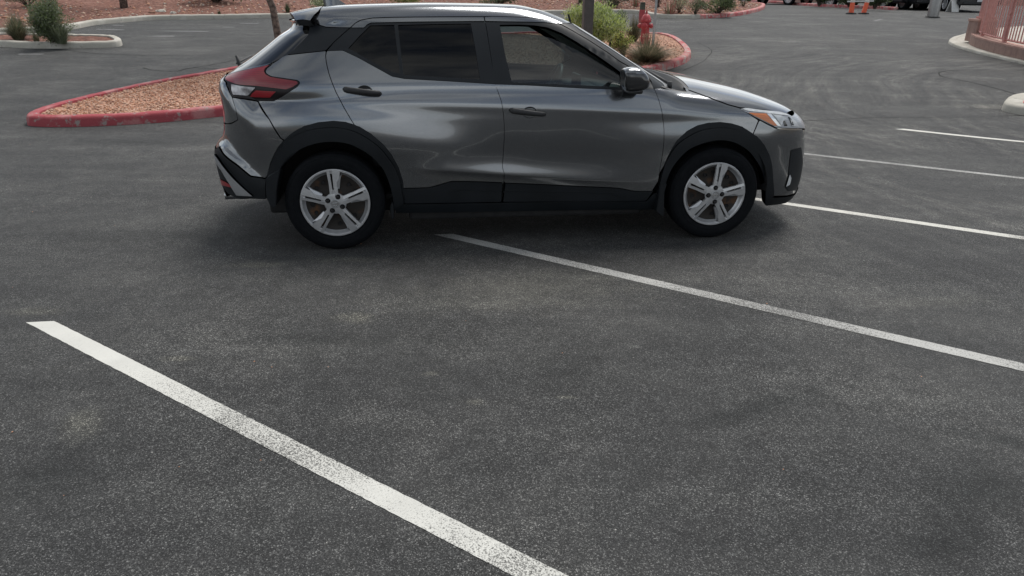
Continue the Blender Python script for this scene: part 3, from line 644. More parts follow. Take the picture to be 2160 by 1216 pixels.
for i, (px, py, lb) in enumerate([(340, 25, 'flat pale rock lying above the far kerb'), (365, 29, 'smaller pale rock right of the flat one above the far kerb'), (322, 28, 'brown broken rock left of the flat pale one')]):
    P = hp_at(px, py); bm = bmesh.new(); bmesh.ops.create_icosphere(bm, subdivisions=2, radius=1)
    for v in bm.verts: v.co *= 1+.25*math.sin(v.co.x*5+i)*math.cos(v.co.y*4+i*2)
    s = scale_at(P); sz = (22, 14, 16)[i]/s*.5
    for v in bm.verts: v.co = Vector((v.co.x*sz, v.co.y*sz*.7, v.co.z*.07))
    o = bm_obj('rock', bm, M_CONC if i < 2 else M_STONE[3], smooth=True, angle=35); o.location = P; tag(o, lb, 'rock')
# trees: trunk on the slope, leaning trunk on the median
M_BARK = var_mat('bark', (.05, .04, .035), (.16, .13, .11), 22, rough=.95, bump=1.0, bscale=40)
def tree(name, P, pts, rad, label, crown, seed, mats, n=5200):
    t = empty(name, P); tag(t, label, 'tree'); bm = bmesh.new(); add_tube(bm, pts, rad, 12)
    top = Vector(pts[-1]); r = np.random.default_rng(seed)
    for k in range(6):
        a = k*1.05+r.uniform(0, .5); st = Vector(pts[-2]).lerp(top, r.uniform(.1, 1)); e = st+Vector((math.cos(a)*crown*.7, math.sin(a)*crown*.7, crown*r.uniform(.4, .9)))
        add_tube(bm, [st, st.lerp(e, .5)+Vector((0, 0, .12)), e], [rad[-1]*.7, rad[-1]*.5, rad[-1]*.2], 7)
    bm_obj('trunk', bm, M_BARK, t, smooth=True); V = []; F = []; mi = []
    for c in range(16):
        d = r.normal(0, 1, 3); d /= np.linalg.norm(d); C = np.array(top)+np.array([0, 0, crown*.65])+d*crown*.62*np.array([1, 1, .7]); leaves(r, C, np.array([crown*.42]*3)*np.array([1, 1, .75]), n//16, .08, V, F, mi, mats, 0, 3, .3)
    ob = mesh('crown', V, F, None, mats=mats, mi=mi); ob.parent = t; return t
P = hp_at(262, 17); tree('desert_tree', P, [(0, 0, -.1), (0.02, 0, .7), (-.05, .05, 1.9), (-.02, 0, 2.9)], [.12, .1, .085, .06], 'tree on the far slope with a dark thick trunk', 1.5, 61, [ML['dark'], ML['green'], ML['grey']])
P = gp(600, 140, .1); s = scale_at(P); hgt = 3.2
t = tree('leaning_tree', P, [(0, 0, -.05), (-.06, 0, .5), (-.10, 0, 1.0), (-.22, 0, 1.35), (-.30, .05, 2.2), (-.28, .05, 3.0)], [.075, .068, .060, .055, .05, .04], 'thin leaning weathered tree trunk on the median behind the car tailgate', 1.1, 62, [ML['grey'], ML['green']])
bm = bmesh.new(); add_box(bm, (-.115, -.05, 1.16), (.075, .03, .012), .003, Matrix.Rotation(.6, 3, 'Y')); ob = bm_obj('marking_tape', bm, ML['red'], t)
# median plants near the hydrant
P = gp(1250, 106, .1); w, h = size_px(P, 150, 104); s = shrub('lime_shrub', P, w, h, [ML['lime'], ML['pale'], ML['lime'], ML['pale'], ML['green']], 71, 22000, .06, 44, up=1.8, asp=4.5, depth=w*.6); tag(s, 'large feathery lime green shrub around the light pole', 'shrub')
P = gp(1288, 100, .1); s = shrub('feathery_shrub', P, w*.5, h*.78, [ML['grey'], ML['dark'], ML['green'], ML['pale']], 72, 8000, .05, 14, up=1.4, asp=5); tag(s, 'darker feathery shrub right of the lime green one', 'shrub')
P = gp(1314, 122, .1); w, h = size_px(P, 58, 56); s = shrub('olive_shrub', P, w, h, [ML['olive'], ML['olive'], ML['dark'], ML['lime']], 73, 2600, .035, 14, asp=2); tag(s, 'small yellow olive shrub in front of the feathery shrubs', 'shrub')
P = gp(1336, 88, .1); w, h = size_px(P, 54, 62); o = blades('grass_clump', P, w, h, 800, [ML['blade'], ML['dark'], ML['dry']], 74, width=.010, spread=1.3); tag(o, 'dark grass clump just left of the fire hydrant', 'ornamental grass')
P = gp(1366, 131, .1); w, h = size_px(P, 130, 66); o = blades('grass_clump', P, w, h, 2000, [ML['dry'], ML['blade'], ML['dry'], ML['dark']], 75, width=.009, spread=1.35, lean=1.5); tag(o, 'large dry grass clump in front of the fire hydrant', 'ornamental grass')
P = gp(1338, 138, .1); o = blades('grass_clump', P, w*.45, h*.35, 160, [ML['dry'], ML['blade']], 76, width=.007); tag(o, 'small dry grass clump at the left foot of the large dry one', 'ornamental grass')

# ------------------------------------------------------------------ fire hydrant, posts
M_HYD = var_mat('hydrant_red', (.36, .035, .045), (.48, .08, .09), 9, rough=.5, bump=.15)
P = gp(1359, 93, .09); sc = scale_at(P); hh = 66/sc
def hydrant(P, H, label):
    k = H/.78; t = empty('fire_hydrant', P, R(-25)); t.scale = (k, k, k); tag(t, label, 'hydrant')
    bm = bmesh.new(); add_lathe(bm, [(.0, 0), (.135, 0), (.135, .03), (.105, .035), (.10, .12), (.125, .125), (.125, .15), (.10, .155), (.094, .50), (.115, .505), (.128, .52), (.128, .56), (.115, .57)], 20); bm_obj('barrel', bm, M_HYD, t, angle=35)
    bm = bmesh.new(); add_lathe(bm, [(.118, .565), (.112, .60), (.085, .66), (.045, .69), (.03, .695), (.03, .73), (.022, .735), (.022, .775), (0, .78)], 20); bm_obj('bonnet', bm, M_HYD, t, angle=35)
    for a, rr, ln in ((0, .045, .15), (180, .045, .15), (-90, .062, .16)):
        M = Matrix.Rotation(R(a), 4, 'Z') @ Matrix.Translation((.07, 0, .42)) @ Matrix.Rotation(R(90), 4, 'Y'); bm = bmesh.new()
        add_lathe(bm, [(rr*.85, 0), (rr*.85, .05), (rr*1.25, .055), (rr*1.25, ln*.65), (rr, ln*.7), (rr*.35, ln*.72), (rr*.35, ln*.95), (0, ln*.95)], 14, M); bm_obj('nozzle', bm, M_HYD, t, angle=35)
    for k2 in range(8): pass
    for q in range(8): a = q*math.pi/4; bm = bmesh.new(); add_lathe(bm, [(.012, .50), (.012, .585), (0, .59)], 6, Matrix.Translation((.118*math.cos(a), .118*math.sin(a), 0))); bm_obj('bolt', bm, M_HYD, t)
    return t
hy = hydrant(P, hh, 'red fire hydrant standing in dry grass on the median')
# number stencilled low on the barrel
M_NUM = var_mat('pale_stencil', (.55, .50, .35), (.65, .6, .45), 30, rough=.7)
fc = bpy.data.curves.new('number', 'FONT'); fc.body = '203'; fc.size = .11; fc.extrude = .002; fc.align_x = 'CENTER'; fo = bpy.data.objects.new('number', fc); COL.objects.link(fo)
dg = bpy.context.evaluated_depsgraph_get(); me = bpy.data.meshes.new_from_object(fo.evaluated_get(dg)); bpy.data.objects.remove(fo)
for v in me.vertices:
    a = v.co.x/.102; rr = .103+v.co.z; v.co = Vector((rr*math.sin(a), -rr*math.cos(a), v.co.y+.165))
me.materials.clear(); me.materials.append(M_NUM); fo = bpy.data.objects.new('number', me); COL.objects.link(fo); fo.parent = hy; fo.rotation_euler = (0, 0, R(22))
# second red standpipe with a dark cap behind it
P = gp(1352, 66, .0); bm = bmesh.new(); add_tube(bm, [(0, 0, 0), (0, 0, .52)], .085, 14); ob = bm_obj('standpipe', bm, M_HYD, smooth=True, angle=40); ob.location = P; sc = scale_at(P)
ob.location = gp(1352, 62); tag(ob, 'short red standpipe with a dark green cap behind the hydrant', 'standpipe')
bm = bmesh.new(); add_tube(bm, [(0, 0, .52), (0, 0, .68)], .075, 14); add_box(bm, (0, 0, .70), (.13, .13, .04), .01); bm_obj('cap', bm, var_mat('dark_cap', (.05, .06, .045), (.09, .10, .07), 12, rough=.7), ob, angle=40)
M_GALV = var_mat('galvanised_steel', (.30, .32, .33), (.42, .44, .45), 14, rough=.5, metal=.6)
P = gp(1377, 96, .09); bm = bmesh.new(); add_box(bm, (0, 0, 1.25), (.05, .035, 2.6), .004)
for k in range(20): add_box(bm, (0, -.0185, .2+k*.11), (.012, .004, .012))
ob = bm_obj('sign_post', bm, M_GALV); ob.location = P; tag(ob, 'thin grey galvanised sign post right behind the fire hydrant', 'sign post')
bm = bmesh.new(); add_box(bm, (0, -.03, 2.35), (.32, .006, .45), .002); bm_obj('sign_plate', bm, M_GALV, ob)
M_BRZ = var_mat('bronze_pole_paint', (.052, .048, .046), (.075, .068, .065), 10, rough=.5, bump=.05)
P = gp(1235, 132, .09); s = scale_at(P); pw = 23/s
lp = empty('light_pole', P, R(8)); tag(lp, 'dark bronze square light pole rising from the lime shrub', 'light pole')
bm = bmesh.new(); add_box(bm, (0, 0, 3.2), (pw*.88, pw*.88, 6.4), .012); bm_obj('pole', bm, M_BRZ, lp)
bm = bmesh.new(); add_box(bm, (0, 0, .02), (pw*1.9, pw*1.9, .04), .006); bm_obj('base_plate', bm, M_BRZ, lp)
bm = bmesh.new(); add_box(bm, (0, -pw*.445, .62), (pw*.38, .006, .16), .002); bm_obj('hand_hole_cover', bm, M_BRZ, lp)
bm = bmesh.new(); add_box(bm, (.45, 0, 6.45), (.7, .32, .10), .02); bm_obj('lamp_head', bm, M_BRZ, lp)

# ------------------------------------------------------------------ far right: channelizers, steel column, parked cars
M_ORG = var_mat('orange_plastic', (.78, .12, .05), (.86, .16, .07), 10, rough=.45); M_RUB = var_mat('black_rubber', (.015, .015, .016), (.03, .03, .03), 30, rough=.8); M_REFL = var_mat('white_sheeting', (.62, .56, .48), (.72, .66, .58), 20, rough=.5)
def channelizer(P, lean, label, rz=0):
    t = empty('traffic_channelizer', P, rz); tag(t, label, 'traffic channelizer', 'orange channelizer posts')
    bm = bmesh.new(); add_lathe(bm, [(0, 0), (.21, 0), (.21, .02), (.19, .045), (.10, .055), (0, .055)], 8); bm_obj('base', bm, M_RUB, t, angle=30)
    ax = Vector((math.sin(lean), 0, math.cos(lean)))
    def seg(a, b2, r0, r1, m, nm): bm = bmesh.new(); add_tube(bm, [ax*a, ax*b2], [r0, r1], 14); bm_obj(nm, bm, m, t, angle=40)
    seg(.04, 1.02, .095, .070, M_ORG, 'tube')
    for a in (.42, .62, .80): seg(a, a+.10, .0965-.026*a, .095-.026*a, M_REFL, 'reflective_band')
    seg(1.02, 1.08, .05, .06, M_ORG, 'handle'); return t
A = gp(1795, 30); B = gp(1821, 30)
channelizer(A, -0.03, 'upright orange and white traffic post, left of the pair'); channelizer(B, .17, 'leaning orange and white traffic post, right of the pair', .2)
M_WHT = var_mat('white_plastic', (.60, .60, .58), (.70, .70, .68), 8, rough=.5)
zc = GZ(A.y)
bm = bmesh.new(); add_box(bm, ((A.x+B.x)/2-.02, A.y-.075, zc+.47), ((B.x-A.x)*1.9, .012, .05), .003, Matrix.Rotation(-.03, 3, 'Y')); ob = bm_obj('barrier_bar', bm, M_WHT); tag(ob, 'thin white bar linking the two orange traffic posts', 'barrier bar')
P = gp(1967, 37); s = scale_at(P); M_SS = var_mat('brushed_steel', (.24, .24, .24), (.34, .34, .335), 40, rough=.38, metal=.85)
bo = empty('steel_bollard', P); tag(bo, 'stout brushed steel round bollard standing alone on the asphalt', 'bollard')
bm = bmesh.new(); add_lathe(bm, [(0, .02), (22/s/2, .02), (22/s/2, .98), (22/s/2*.96, 1.01), (22/s/2*.7, 1.04), (0, 1.05)], 28); bm_obj('column', bm, M_SS, bo, angle=40)
bm = bmesh.new(); add_lathe(bm, [(0, .0), (28/s/2, .0), (28/s/2, .025), (0, .026)], 28); bm_obj('base_ring', bm, M_RUB, bo, angle=40)
P = gp(2008, 26); s = scale_at(P); sb = empty('sandwich_board', P, R(20)); tag(sb, 'small white plastic sandwich board between the white and black vehicles', 'sandwich board')
for sg in (-1, 1):
    bm = bmesh.new(); add_box(bm, (0, sg*.09, .24), (.40, .025, .50), .01, Matrix.Rotation(sg*.28, 3, 'X')); bm_obj('board', bm, M_WHT, sb)
bm = bmesh.new(); add_box(bm, (0, 0, .50), (.2, .06, .04), .012); bm_obj('handle', bm, M_WHT, sb)

M_BLK = var_mat('black_car_paint', (.010, .011, .014), (.014, .015, .018), 3, rough=.3, coat=1.0, spec=.6); M_WCP = var_mat('white_car_paint', (.62, .62, .62), (.66, .66, .66), 3, rough=.3, coat=1)
M_BGL = var_mat('dark_car_glass', (.012, .014, .016), (.02, .022, .024), 5, rough=.05, spec=.8); M_TYR = var_mat('tyre_rubber', (.0025, .0035, .005), (.005, .006, .008), 40, rough=.8, bump=.1, spec=.18)
M_ALLOY = var_mat('alloy_silver', (.50, .51, .525), (.58, .59, .605), 30, rough=.30, metal=.6, coat=.4, crough=.12); M_LAMP = var_mat('lamp_lens', (.55, .57, .58), (.7, .72, .74), 25, rough=.08, spec=.8); M_TRIM = var_mat('black_plastic', (.017, .018, .020), (.026, .027, .029), 60, rough=.55, bump=.12, bscale=900)
M_PLATE = var_mat('plate_white', (.55, .56, .58), (.62, .62, .64), 10, rough=.5)
def simple_car(P, rz, Ln, Wd, H, paint_m, label, prof='suv'):
    """nose towards -y in its own frame"""
    t = empty('parked_car', P, rz); tag(t, label, 'car', 'cars parked along the back of the lot')
    b0 = .28; bh = H*.58; pr = {'suv': [(0, b0), (-.02, .62), (.06, bh*.96), (.26*Ln, bh*1.02), (.62*Ln, bh*1.03), (Ln-.05, bh*1.0), (Ln, .6), (Ln-.08, b0)],
                            'truck': [(0, b0), (-.03, .75), (.03, bh), (.25*Ln, bh*1.04), (.6*Ln, bh*1.04), (Ln, bh*.98), (Ln, .6), (Ln-.05, b0+.1)]}[prof]
    def loft(P2, ws, name, m, bev=.05):
        bm = bmesh.new(); A_ = [bm.verts.new((-w, y, z)) for (y, z), w in zip(P2, ws)]; B_ = [bm.verts.new((w, y, z)) for (y, z), w in zip(P2, ws)]; n = len(P2)
        bm.faces.new(A_); bm.faces.new(B_[::-1])
        for i in range(n): bm.faces.new((A_[i], B_[i], B_[(i+1) % n], A_[(i+1) % n]))
        bmesh.ops.recalc_face_normals(bm, faces=bm.faces); bmesh.ops.bevel(bm, geom=list(bm.edges), offset=bev, segments=3, affect='EDGES'); return bm_obj(name, bm, m, t, angle=50)
    w = Wd/2; loft(pr, [w*.9, w*.97, w*.93, w, w, w*.96, w*.97, w*.95], 'body', paint_m, .07)
    g = [(.24*Ln, bh), (.40*Ln, H-.03), (.50*Ln, H), (.93*Ln if prof == 'suv' else .66*Ln, H-.02), (Ln-.02 if prof == 'suv' else .70*Ln, bh)]
    loft(g, [w*.90, w*.76, w*.76, w*.74, w*.88], 'greenhouse', M_BGL, .06)
    rf = [(.39*Ln, H-.05), (.41*Ln, H+.015), (.5*Ln, H+.03), (.9*Ln if prof == 'suv' else .64*Ln, H+.015), (.93*Ln if prof == 'suv' else .67*Ln, H-.05)]; loft(rf, [w*.78]*5, 'roof', paint_m, .02)
    bm = bmesh.new(); add_box(bm, (0, .0, .62), (Wd*.5, .10, .22), .02); add_box(bm, (0, .0, .38), (Wd*.7, .08, .12), .02); bm_obj('grille', bm, M_TRIM, t)
    for sx in (-1, 1):
        bm = bmesh.new(); add_box(bm, (sx*w*.72, .06, .74), (.36, .2, .13), .03, Matrix.Rotation(sx*.25, 3, 'Z')); bm_obj('headlight', bm, M_LAMP, t)
        bm = bmesh.new(); add_box(bm, (sx*w*1.08, .3*Ln, bh+.06), (.2, .1, .14), .03); bm_obj('mirror', bm, paint_m, t)
        for wy in (.2*Ln, .8*Ln):
            bm = bmesh.new(); M = Matrix.Translation((sx*(w-.11), wy, .35)) @ Matrix.Rotation(R(90*sx), 4, 'Y'); add_lathe(bm, [(.22, -.1), (.33, -.1), (.35, -.07), (.35, .07), (.33, .105), (.24, .11), (.22, .09)], 28, M); ty = bm_obj('wheel', bm, M_TYR, t, angle=40)
            bm = bmesh.new(); add_lathe(bm, [(.245, .10), (.225, .115), (.21, .08), (.19, .02), (0, .02)], 28, M)
            for q in range(10):
                a = q*math.pi/5; bm2 = Matrix.Rotation(a, 4, 'Z'); 
                vs_ = [M @ (bm2 @ Vector(c)) for c in [(.04, -.02, .10), (.22, -.012, .11), (.22, .012, .11), (.04, .02, .10)]]; bm.faces.new([bm.verts.new(v) for v in vs_])
            bm_obj('rim', bm, M_ALLOY, ty)
    bm = bmesh.new(); add_box(bm, (0, -.06, .50), (.31, .01, .15), .003); bm_obj('licence_plate', bm, M_PLATE, t)
    return t
def cp(px, py): return gp(px, py)
simple_car(cp(1722, 13)+Vector((.2, 1.0, 0)), R(38), 4.6, 1.9, 1.7, M_BLK, 'black car half hidden by the hedge left of the traffic posts')
simple_car(cp(1925, 21), R(32), 4.7, 1.9, 1.75, M_BLK, 'black sport utility with silver spoke wheels, nose to the right of the hedge')
simple_car(cp(1956, 23)+Vector((.25, .1, 0)), R(5), 4.5, 1.85, 1.45, M_BLK, 'low black sedan just left of the steel bollard')
simple_car(cp(2001, 24)+Vector((.1, .4, 0)), R(0), 4.4, 1.8, 1.6, M_WCP, 'white car parked between the black ones behind the bollard')
simple_car(cp(2045, 27)+Vector((.35, 0, 0)), R(-6), 5.2, 1.95, 1.8, M_BLK, 'black pickup truck next to the pink railing', 'truck')
for i, (px, py, wp, hh, lb) in enumerate([(1728, 12, 70, 34, 'dark clipped hedge shrub left of the orange traffic posts'), (1845, 18, 62, 40, 'dark hedge shrub between the traffic posts and the black sport utility'), (1790, 14, 60, 34, 'dark hedge shrub right behind the orange traffic posts')]):
    P = gp(px, py, .1); w, h = size_px(P, wp, hh); s = shrub('hedge_shrub', P, w, h, [ML['dark'], ML['dark'], ML['green']], 90+i, 2400, .09, 14, depth=w*.6); tag(s, lb, 'hedge', 'hedge shrubs behind the back kerb')
# ------------------------------------------------------------------ the grey crossover
# own frame: x forward from the rear hub, y lateral (near side negative), z up. s = |y|
YAW = 0.1391625; CX, CY_, TYR = -1.1717230, 4.5498237, .865
UX = np.array([math.cos(YAW), math.sin(YAW), 0]); UY = np.array([-math.sin(YAW), math.cos(YAW), 0]); ORG = np.array([CX, CY_, 0]) + UY*TYR
car = empty('crossover_car', (ORG[0], ORG[1], 0), YAW)
tag(car, 'large dark grey metallic crossover hatchback parked across the bay lines', 'car')
def pchip(xs, ys, n=1600):
    xs = np.array(xs, float); ys = np.array(ys, float); h = np.diff(xs); d = np.diff(ys)/h; m = np.zeros(len(xs))
    for i in range(1, len(xs)-1):
        if d[i-1]*d[i] > 0: w1 = 2*h[i]+h[i-1]; w2 = h[i]+2*h[i-1]; m[i] = (w1+w2)/(w1/d[i-1]+w2/d[i])
    m[0] = d[0]; m[-1] = d[-1]; X = np.linspace(xs[0], xs[-1], n); k = np.clip(np.searchsorted(xs, X)-1, 0, len(xs)-2); t = (X-xs[k])/h[k]
    Y = ys[k]*(2*t**3-3*t**2+1)+h[k]*m[k]*(t**3-2*t**2+t)+ys[k+1]*(-2*t**3+3*t**2)+h[k]*m[k+1]*(t**3-t**2)
    kk = np.hanning(25); kk /= kk.sum(); Y2 = np.convolve(np.pad(Y, 12, mode='edge'), kk, 'valid'); Y2[:12] = Y[:12]; Y2[-12:] = Y[-12:]
    return lambda x: np.interp(x, X, Y2)
W_ = pchip([.10, .18, .24, .30, .42, .55, .72, .85, .95, 1.03, 1.08, 1.15, 1.25, 1.35, 1.42, 1.46, 1.50, 1.56, 1.62], [.74, .785, .815, .833, .843, .848, .860, .857, .845, .826, .812, .785, .742, .693, .655, .630, .598, .55, .50])
XFL = pchip([.10, .18, .25, .30, .38, .5, .62, .70, .78, .85, .92, 1.0, 1.1, 1.2], [3.42, 3.47, 3.495, 3.50, 3.503, 3.50, 3.485, 3.47, 3.445, 3.41, 3.36, 3.30, 3.2, 3.0])
XRL = pchip([.10, .20, .28, .35, .48, .58, .64, .70, .76, .88, 1.0, 1.08, 1.15, 1.22], [-.68, -.78, -.81, -.825, -.842, -.845, -.83, -.78, -.765, -.755, -.768, -.75, -.70, -.60])
ZH = pchip([-.95, -.80, -.70, -.6, -.4, 0, .5, 1.6, 2.0, 2.2, 2.3, 2.42, 2.55, 2.73, 2.93, 3.1, 3.2, 3.3, 3.38, 3.44, 3.5], [1.02, 1.08, 1.12, 1.14, 1.16, 1.17, 1.17, 1.17, 1.165, 1.13, 1.100, 1.084, 1.068, 1.038, .998, .952, .920, .874, .825, .75, .55])
XFG = pchip([.9, 1.0, 1.04, 1.1, 1.164, 1.23, 1.297, 1.36, 1.45, 1.51, 1.55, 1.6], [2.52, 2.38, 2.315, 2.215, 2.105, 1.995, 1.885, 1.78, 1.615, 1.475, 1.33, 1.1])
XRG = pchip([.9, 1.0, 1.08, 1.14, 1.20, 1.27, 1.35, 1.405, 1.43, 1.455, 1.5, 1.56, 1.6], [-.80, -.76, -.72, -.655, -.56, -.46, -.35, -.27, -.265, -.355, -.34, -.25, -.2])
ZR = pchip([-.6, -.4, -.3, -.15, .05, .3, .75, 1.2, 1.4, 1.6, 1.8, 2.0], [1.465, 1.485, 1.498, 1.515, 1.537, 1.550, 1.561, 1.556, 1.539, 1.502, 1.45, 1.37])
def sg(x): return 1/(1+np.exp(-np.clip(x, -40, 40)))
_f = lambda a, b: pchip(a, b, 400)
HX = np.linspace(-.9, 1.5, 300); HA = _f([-.9, -.6, -.3, .1, .45, .75, 1.0, 1.2, 1.5], [.0, .015, .031, .034, .031, .021, .007, 0, 0])(HX); HZ = _f([-.9, -.3, .1, .45, .8, 1.05, 1.5], [.92, .92, .90, .84, .76, .74, .74])(HX)
FX = np.linspace(1.4, 3.5, 300); FA = _f([1.4, 1.6, 1.9, 2.2, 2.6, 2.95, 3.2, 3.5], [0, 0, .012, .024, .032, .028, .012, 0])(FX); FZ = _f([1.4, 1.9, 2.2, 2.6, 3.0, 3.5], [.86, .80, .79, .84, .82, .80])(FX)
def D_(x, z):
    """surface sculpture of the flanks"""
    d = np.interp(x, HX, HA)*sg((np.interp(x, HX, HZ)-z)/.052)*sg((z-.2)/.06)             # rear haunch
    d += np.interp(x, FX, FA)*sg((np.interp(x, FX, FZ)-z)/.050)*sg((z-.2)/.06)           # front wing
    zc = np.interp(x, [.4, .56, .75, 1.12, 1.64, 2.12, 2.3], [.555, .545, .531, .494, .449, .418, .41]); u = z-zc; au = np.sqrt(u*u+.0035**2)
    a = np.interp(x, [.45, .75, 1.1, 1.7, 2.25], [0, .018, .019, .013, 0])
    d += a*np.where(u > 0, np.exp(-(au/.080)**1.5), np.exp(-(au/.036)**1.1))   # rising crease above the sill
    zs = np.interp(x, [-.4, .1, 1.0, 2.2, 2.8], [1.00, .985, .95, .90, .87]); d += .006*np.exp(-((z-zs)/.045)**2)  # shoulder line
    d -= .006*np.exp(-((x-1.55)/.45)**2)*np.exp(-((z-.64)/.13)**2)                    # hollow in the front door
    d -= .006*np.exp(-((x-1.1)/.2)**2)*np.exp(-((z-.66)/.10)**2)
    return d
def cont(x, s, xf, xr, W, xm, nf, nr):
    L = np.where(x > xm, xf-xm, xm-xr); n = np.where(x > xm, nf, nr); a = np.abs(x-xm)/np.maximum(L, .05); b = s/np.maximum(W, .05)
    return ((a**n+b**n)**(1/n)-1)*np.maximum(W, .3)
def smax(a, b, k): h = np.clip(.5+.5*(a-b)/k, 0, 1); return b+(a-b)*h+k*h*(1-h)
def topz(zc, drop, s, Ws, q, p): return zc-drop+drop*np.maximum(1-np.minimum(s/Ws, 1)**q, 0)**(1/p)
def Fg(x, y, z):
    s = np.abs(y); W = W_(z)+D_(x, z); gr = cont(x, s, XFG(z), XRG(z), W, .6, 8.5, 3.6)
    rt = topz(ZR(x), .16, s, .70, 6.0, 2.2); return smax(gr, (z-rt)*.95, .05)
def Fn(x, y, z):
    s = np.abs(y); W = W_(z)+D_(x, z)
    lo = cont(x, s, XFL(z), XRL(z+np.clip((x+.72)*.85, 0, .22)), W, 1.3, 4.6, 4.6)
    # rear quarters pulled in below the lamps
    ht = topz(ZH(x), .24, s, .90, 3.4, 2.0); lo = smax(lo, (z-ht)*.9, .045)
    tr = 1.012+4.0*np.maximum(0, np.abs(x-2.255)-.128)+1.8*np.maximum(0, s-.70); lo = np.maximum(lo, (z-tr)*.5)
    b = Fg(x, y, z)+3.0*np.maximum(0, 1.08-z)**2; return -smax(-lo, -b, .014)
def grad(P, e=.003, f=None):
    Fn = f or globals()['Fn']; g = np.stack([Fn(P[:, 0]+e, P[:, 1], P[:, 2])-Fn(P[:, 0]-e, P[:, 1], P[:, 2]), Fn(P[:, 0], P[:, 1]+e, P[:, 2])-Fn(P[:, 0], P[:, 1]-e, P[:, 2]), Fn(P[:, 0], P[:, 1], P[:, 2]+e)-Fn(P[:, 0], P[:, 1], P[:, 2]-e)], 1)
    return g/np.maximum(np.linalg.norm(g, axis=1), 1e-9)[:, None]
def root(O, d, t0, t1, off=0.0, n=30, f=None):
    """walk from t0 (outside) to t1 (inside) along O + d t"""
    Fn = f or globals()['Fn']; ts = np.linspace(t0, t1, 90); val = np.stack([Fn(*(O+d*t).T) for t in ts]); ins = val <= 0
    first = np.where(ins.any(0), ins.argmax(0), val.argmin(0)); hit = ins.any(0)
    a = ts[np.maximum(first-1, 0)]; b = ts[first]
    for _ in range(n):
        m = (a+b)/2; v = Fn(*(O+d*m[:, None]).T); a = np.where(v > 0, m, a); b = np.where(v > 0, b, m)
    t = np.where(hit, (a+b)/2, ts[first]); P = O+d*t[:, None]
    if off: P = P+grad(P)*off
    return P, hit
PROJ = {
    'side': lambda q: (np.stack([q[:, 0], np.full(len(q), -1.15), q[:, 1]], 1), np.array([0, 1.0, 0]), 0, 1.14),
    'top': lambda q: (np.stack([q[:, 0], q[:, 1], np.full(len(q), 1.9)], 1), np.array([0, 0, -1.0]), 0, 1.4),
    'rear': lambda q: (np.stack([np.full(len(q), -1.3), q[:, 0], q[:, 1]], 1), np.array([1.0, 0, 0]), 0, 2.2),
    'front': lambda q: (np.stack([np.full(len(q), 3.8), q[:, 0], q[:, 1]], 1), np.array([-1.0, 0, 0]), 0, 3.4)}
def cyl(x0, sgn):   # param (theta, z): theta measured from straight ahead (sgn=1) or astern (-1), 0 on the centreline, positive to near side
    def f(q):
        th = q[:, 0]; d = np.stack([sgn*np.cos(th), -np.sin(th), 0*th], 1); O = np.stack([np.full(len(q), x0), 0*th, q[:, 1]], 1)
        return O+d*3.2, -d, 0, 3.15
    return f
def cyl_inv(P, x0, sgn): return np.stack([np.arctan2(-P[:, 1], sgn*(P[:, 0]-x0)), P[:, 2]], 1)
def lon(z0):        # param (x, phi): phi=0 straight up, positive to near side
    def f(q):
        ph = q[:, 1]; d = np.stack([0*ph, -np.sin(ph), np.cos(ph)], 1); O = np.stack([q[:, 0], 0*ph, np.full(len(q), z0)], 1)
        return O+d*1.3, -d, 0, 1.29
    return f
def lon_inv(P, z0): return np.stack([P[:, 0], np.arctan2(-P[:, 1], P[:, 2]-z0)], 1)
def run(proj, q, off=0.0, f=None):
    O, d, a, b = proj(q); return root(O, d, a, b, off, f=f)
# pixels of the photograph -> points on the car's surface
LC = np.array([[UX[0], UX[1], 0], [UY[0], UY[1], 0], [0, 0, 1]])
def hit(px, off=0.0, plane=None):
    px = np.atleast_2d(np.array(px, float)); d = FWD+np.outer((px[:, 0]-1080)/FPX, RGT)-np.outer((px[:, 1]-608)/FPX, UPV)
    O = LC @ (CAM-ORG); d = (LC @ d.T).T; d = d/d[:, 1:2]      # unit travel in +y
    if plane is not None: return O+d*(plane-O[1])
    ts = np.linspace(-1.12, .6, 260)-O[1]
    val = np.stack([Fn(*(O+d*t).T)-off for t in ts]); ins = val <= 0; first = np.where(ins.any(0), ins.argmax(0), val.argmin(0)); h = ins.any(0)
    a = ts[np.maximum(first-1, 0)]; b = ts[first]
    for _ in range(24):
        m = (a+b)/2; v = Fn(*(O+d*m[:, None]).T)-off; a = np.where(v > 0, m, a); b = np.where(v > 0, b, m)
    return O+d*(np.where(h, (a+b)/2, ts[first]))[:, None]
def c1(*p): return [(430+x/3.375, y/3.375) for x, y in p]
def c2(*p): return [(1030+x/3.0857, y/3.0857) for x, y in p]
def c3(*p): return [(430+x/2.896, 120+y/2.896) for x, y in p]
def c4(*p): return [(1340+x/3.5775, 180+y/3.5775) for x, y in p]
def c5(*p): return [(820+x/3.484, 340+y/3.484) for x, y in p]
def c6(*p): return [(440+x/3.923, 130+y/3.923) for x, y in p]
def c8(*p): return [(1040+x/5.4, 30+y/5.4) for x, y in p]
def rnd(P, r, n=4):
    """round the corners of a closed loop"""
    P = [np.array(p, float) for p in P]; m = len(P); out = []
    for i in range(m):
        a, b, c = P[i-1], P[i], P[(i+1) % m]; la, lc = np.linalg.norm(a-b), np.linalg.norm(c-b); ra = min(r, la*.45); rc = min(r, lc*.45)
        p, q = b+(a-b)/max(la, 1e-9)*ra, b+(c-b)/max(lc, 1e-9)*rc
        for k in range(n+1): t = k/n; out.append((1-t)**2*p+2*t*(1-t)*b+t*t*q)
    return np.array(out)
def clean(P, eps=1e-4):
    out = [P[0]]
    for p in P[1:]:
        if np.linalg.norm(p-out[-1]) > eps: out.append(p)
    if np.linalg.norm(out[0]-out[-1]) < eps: out.pop()
    return np.array(out)
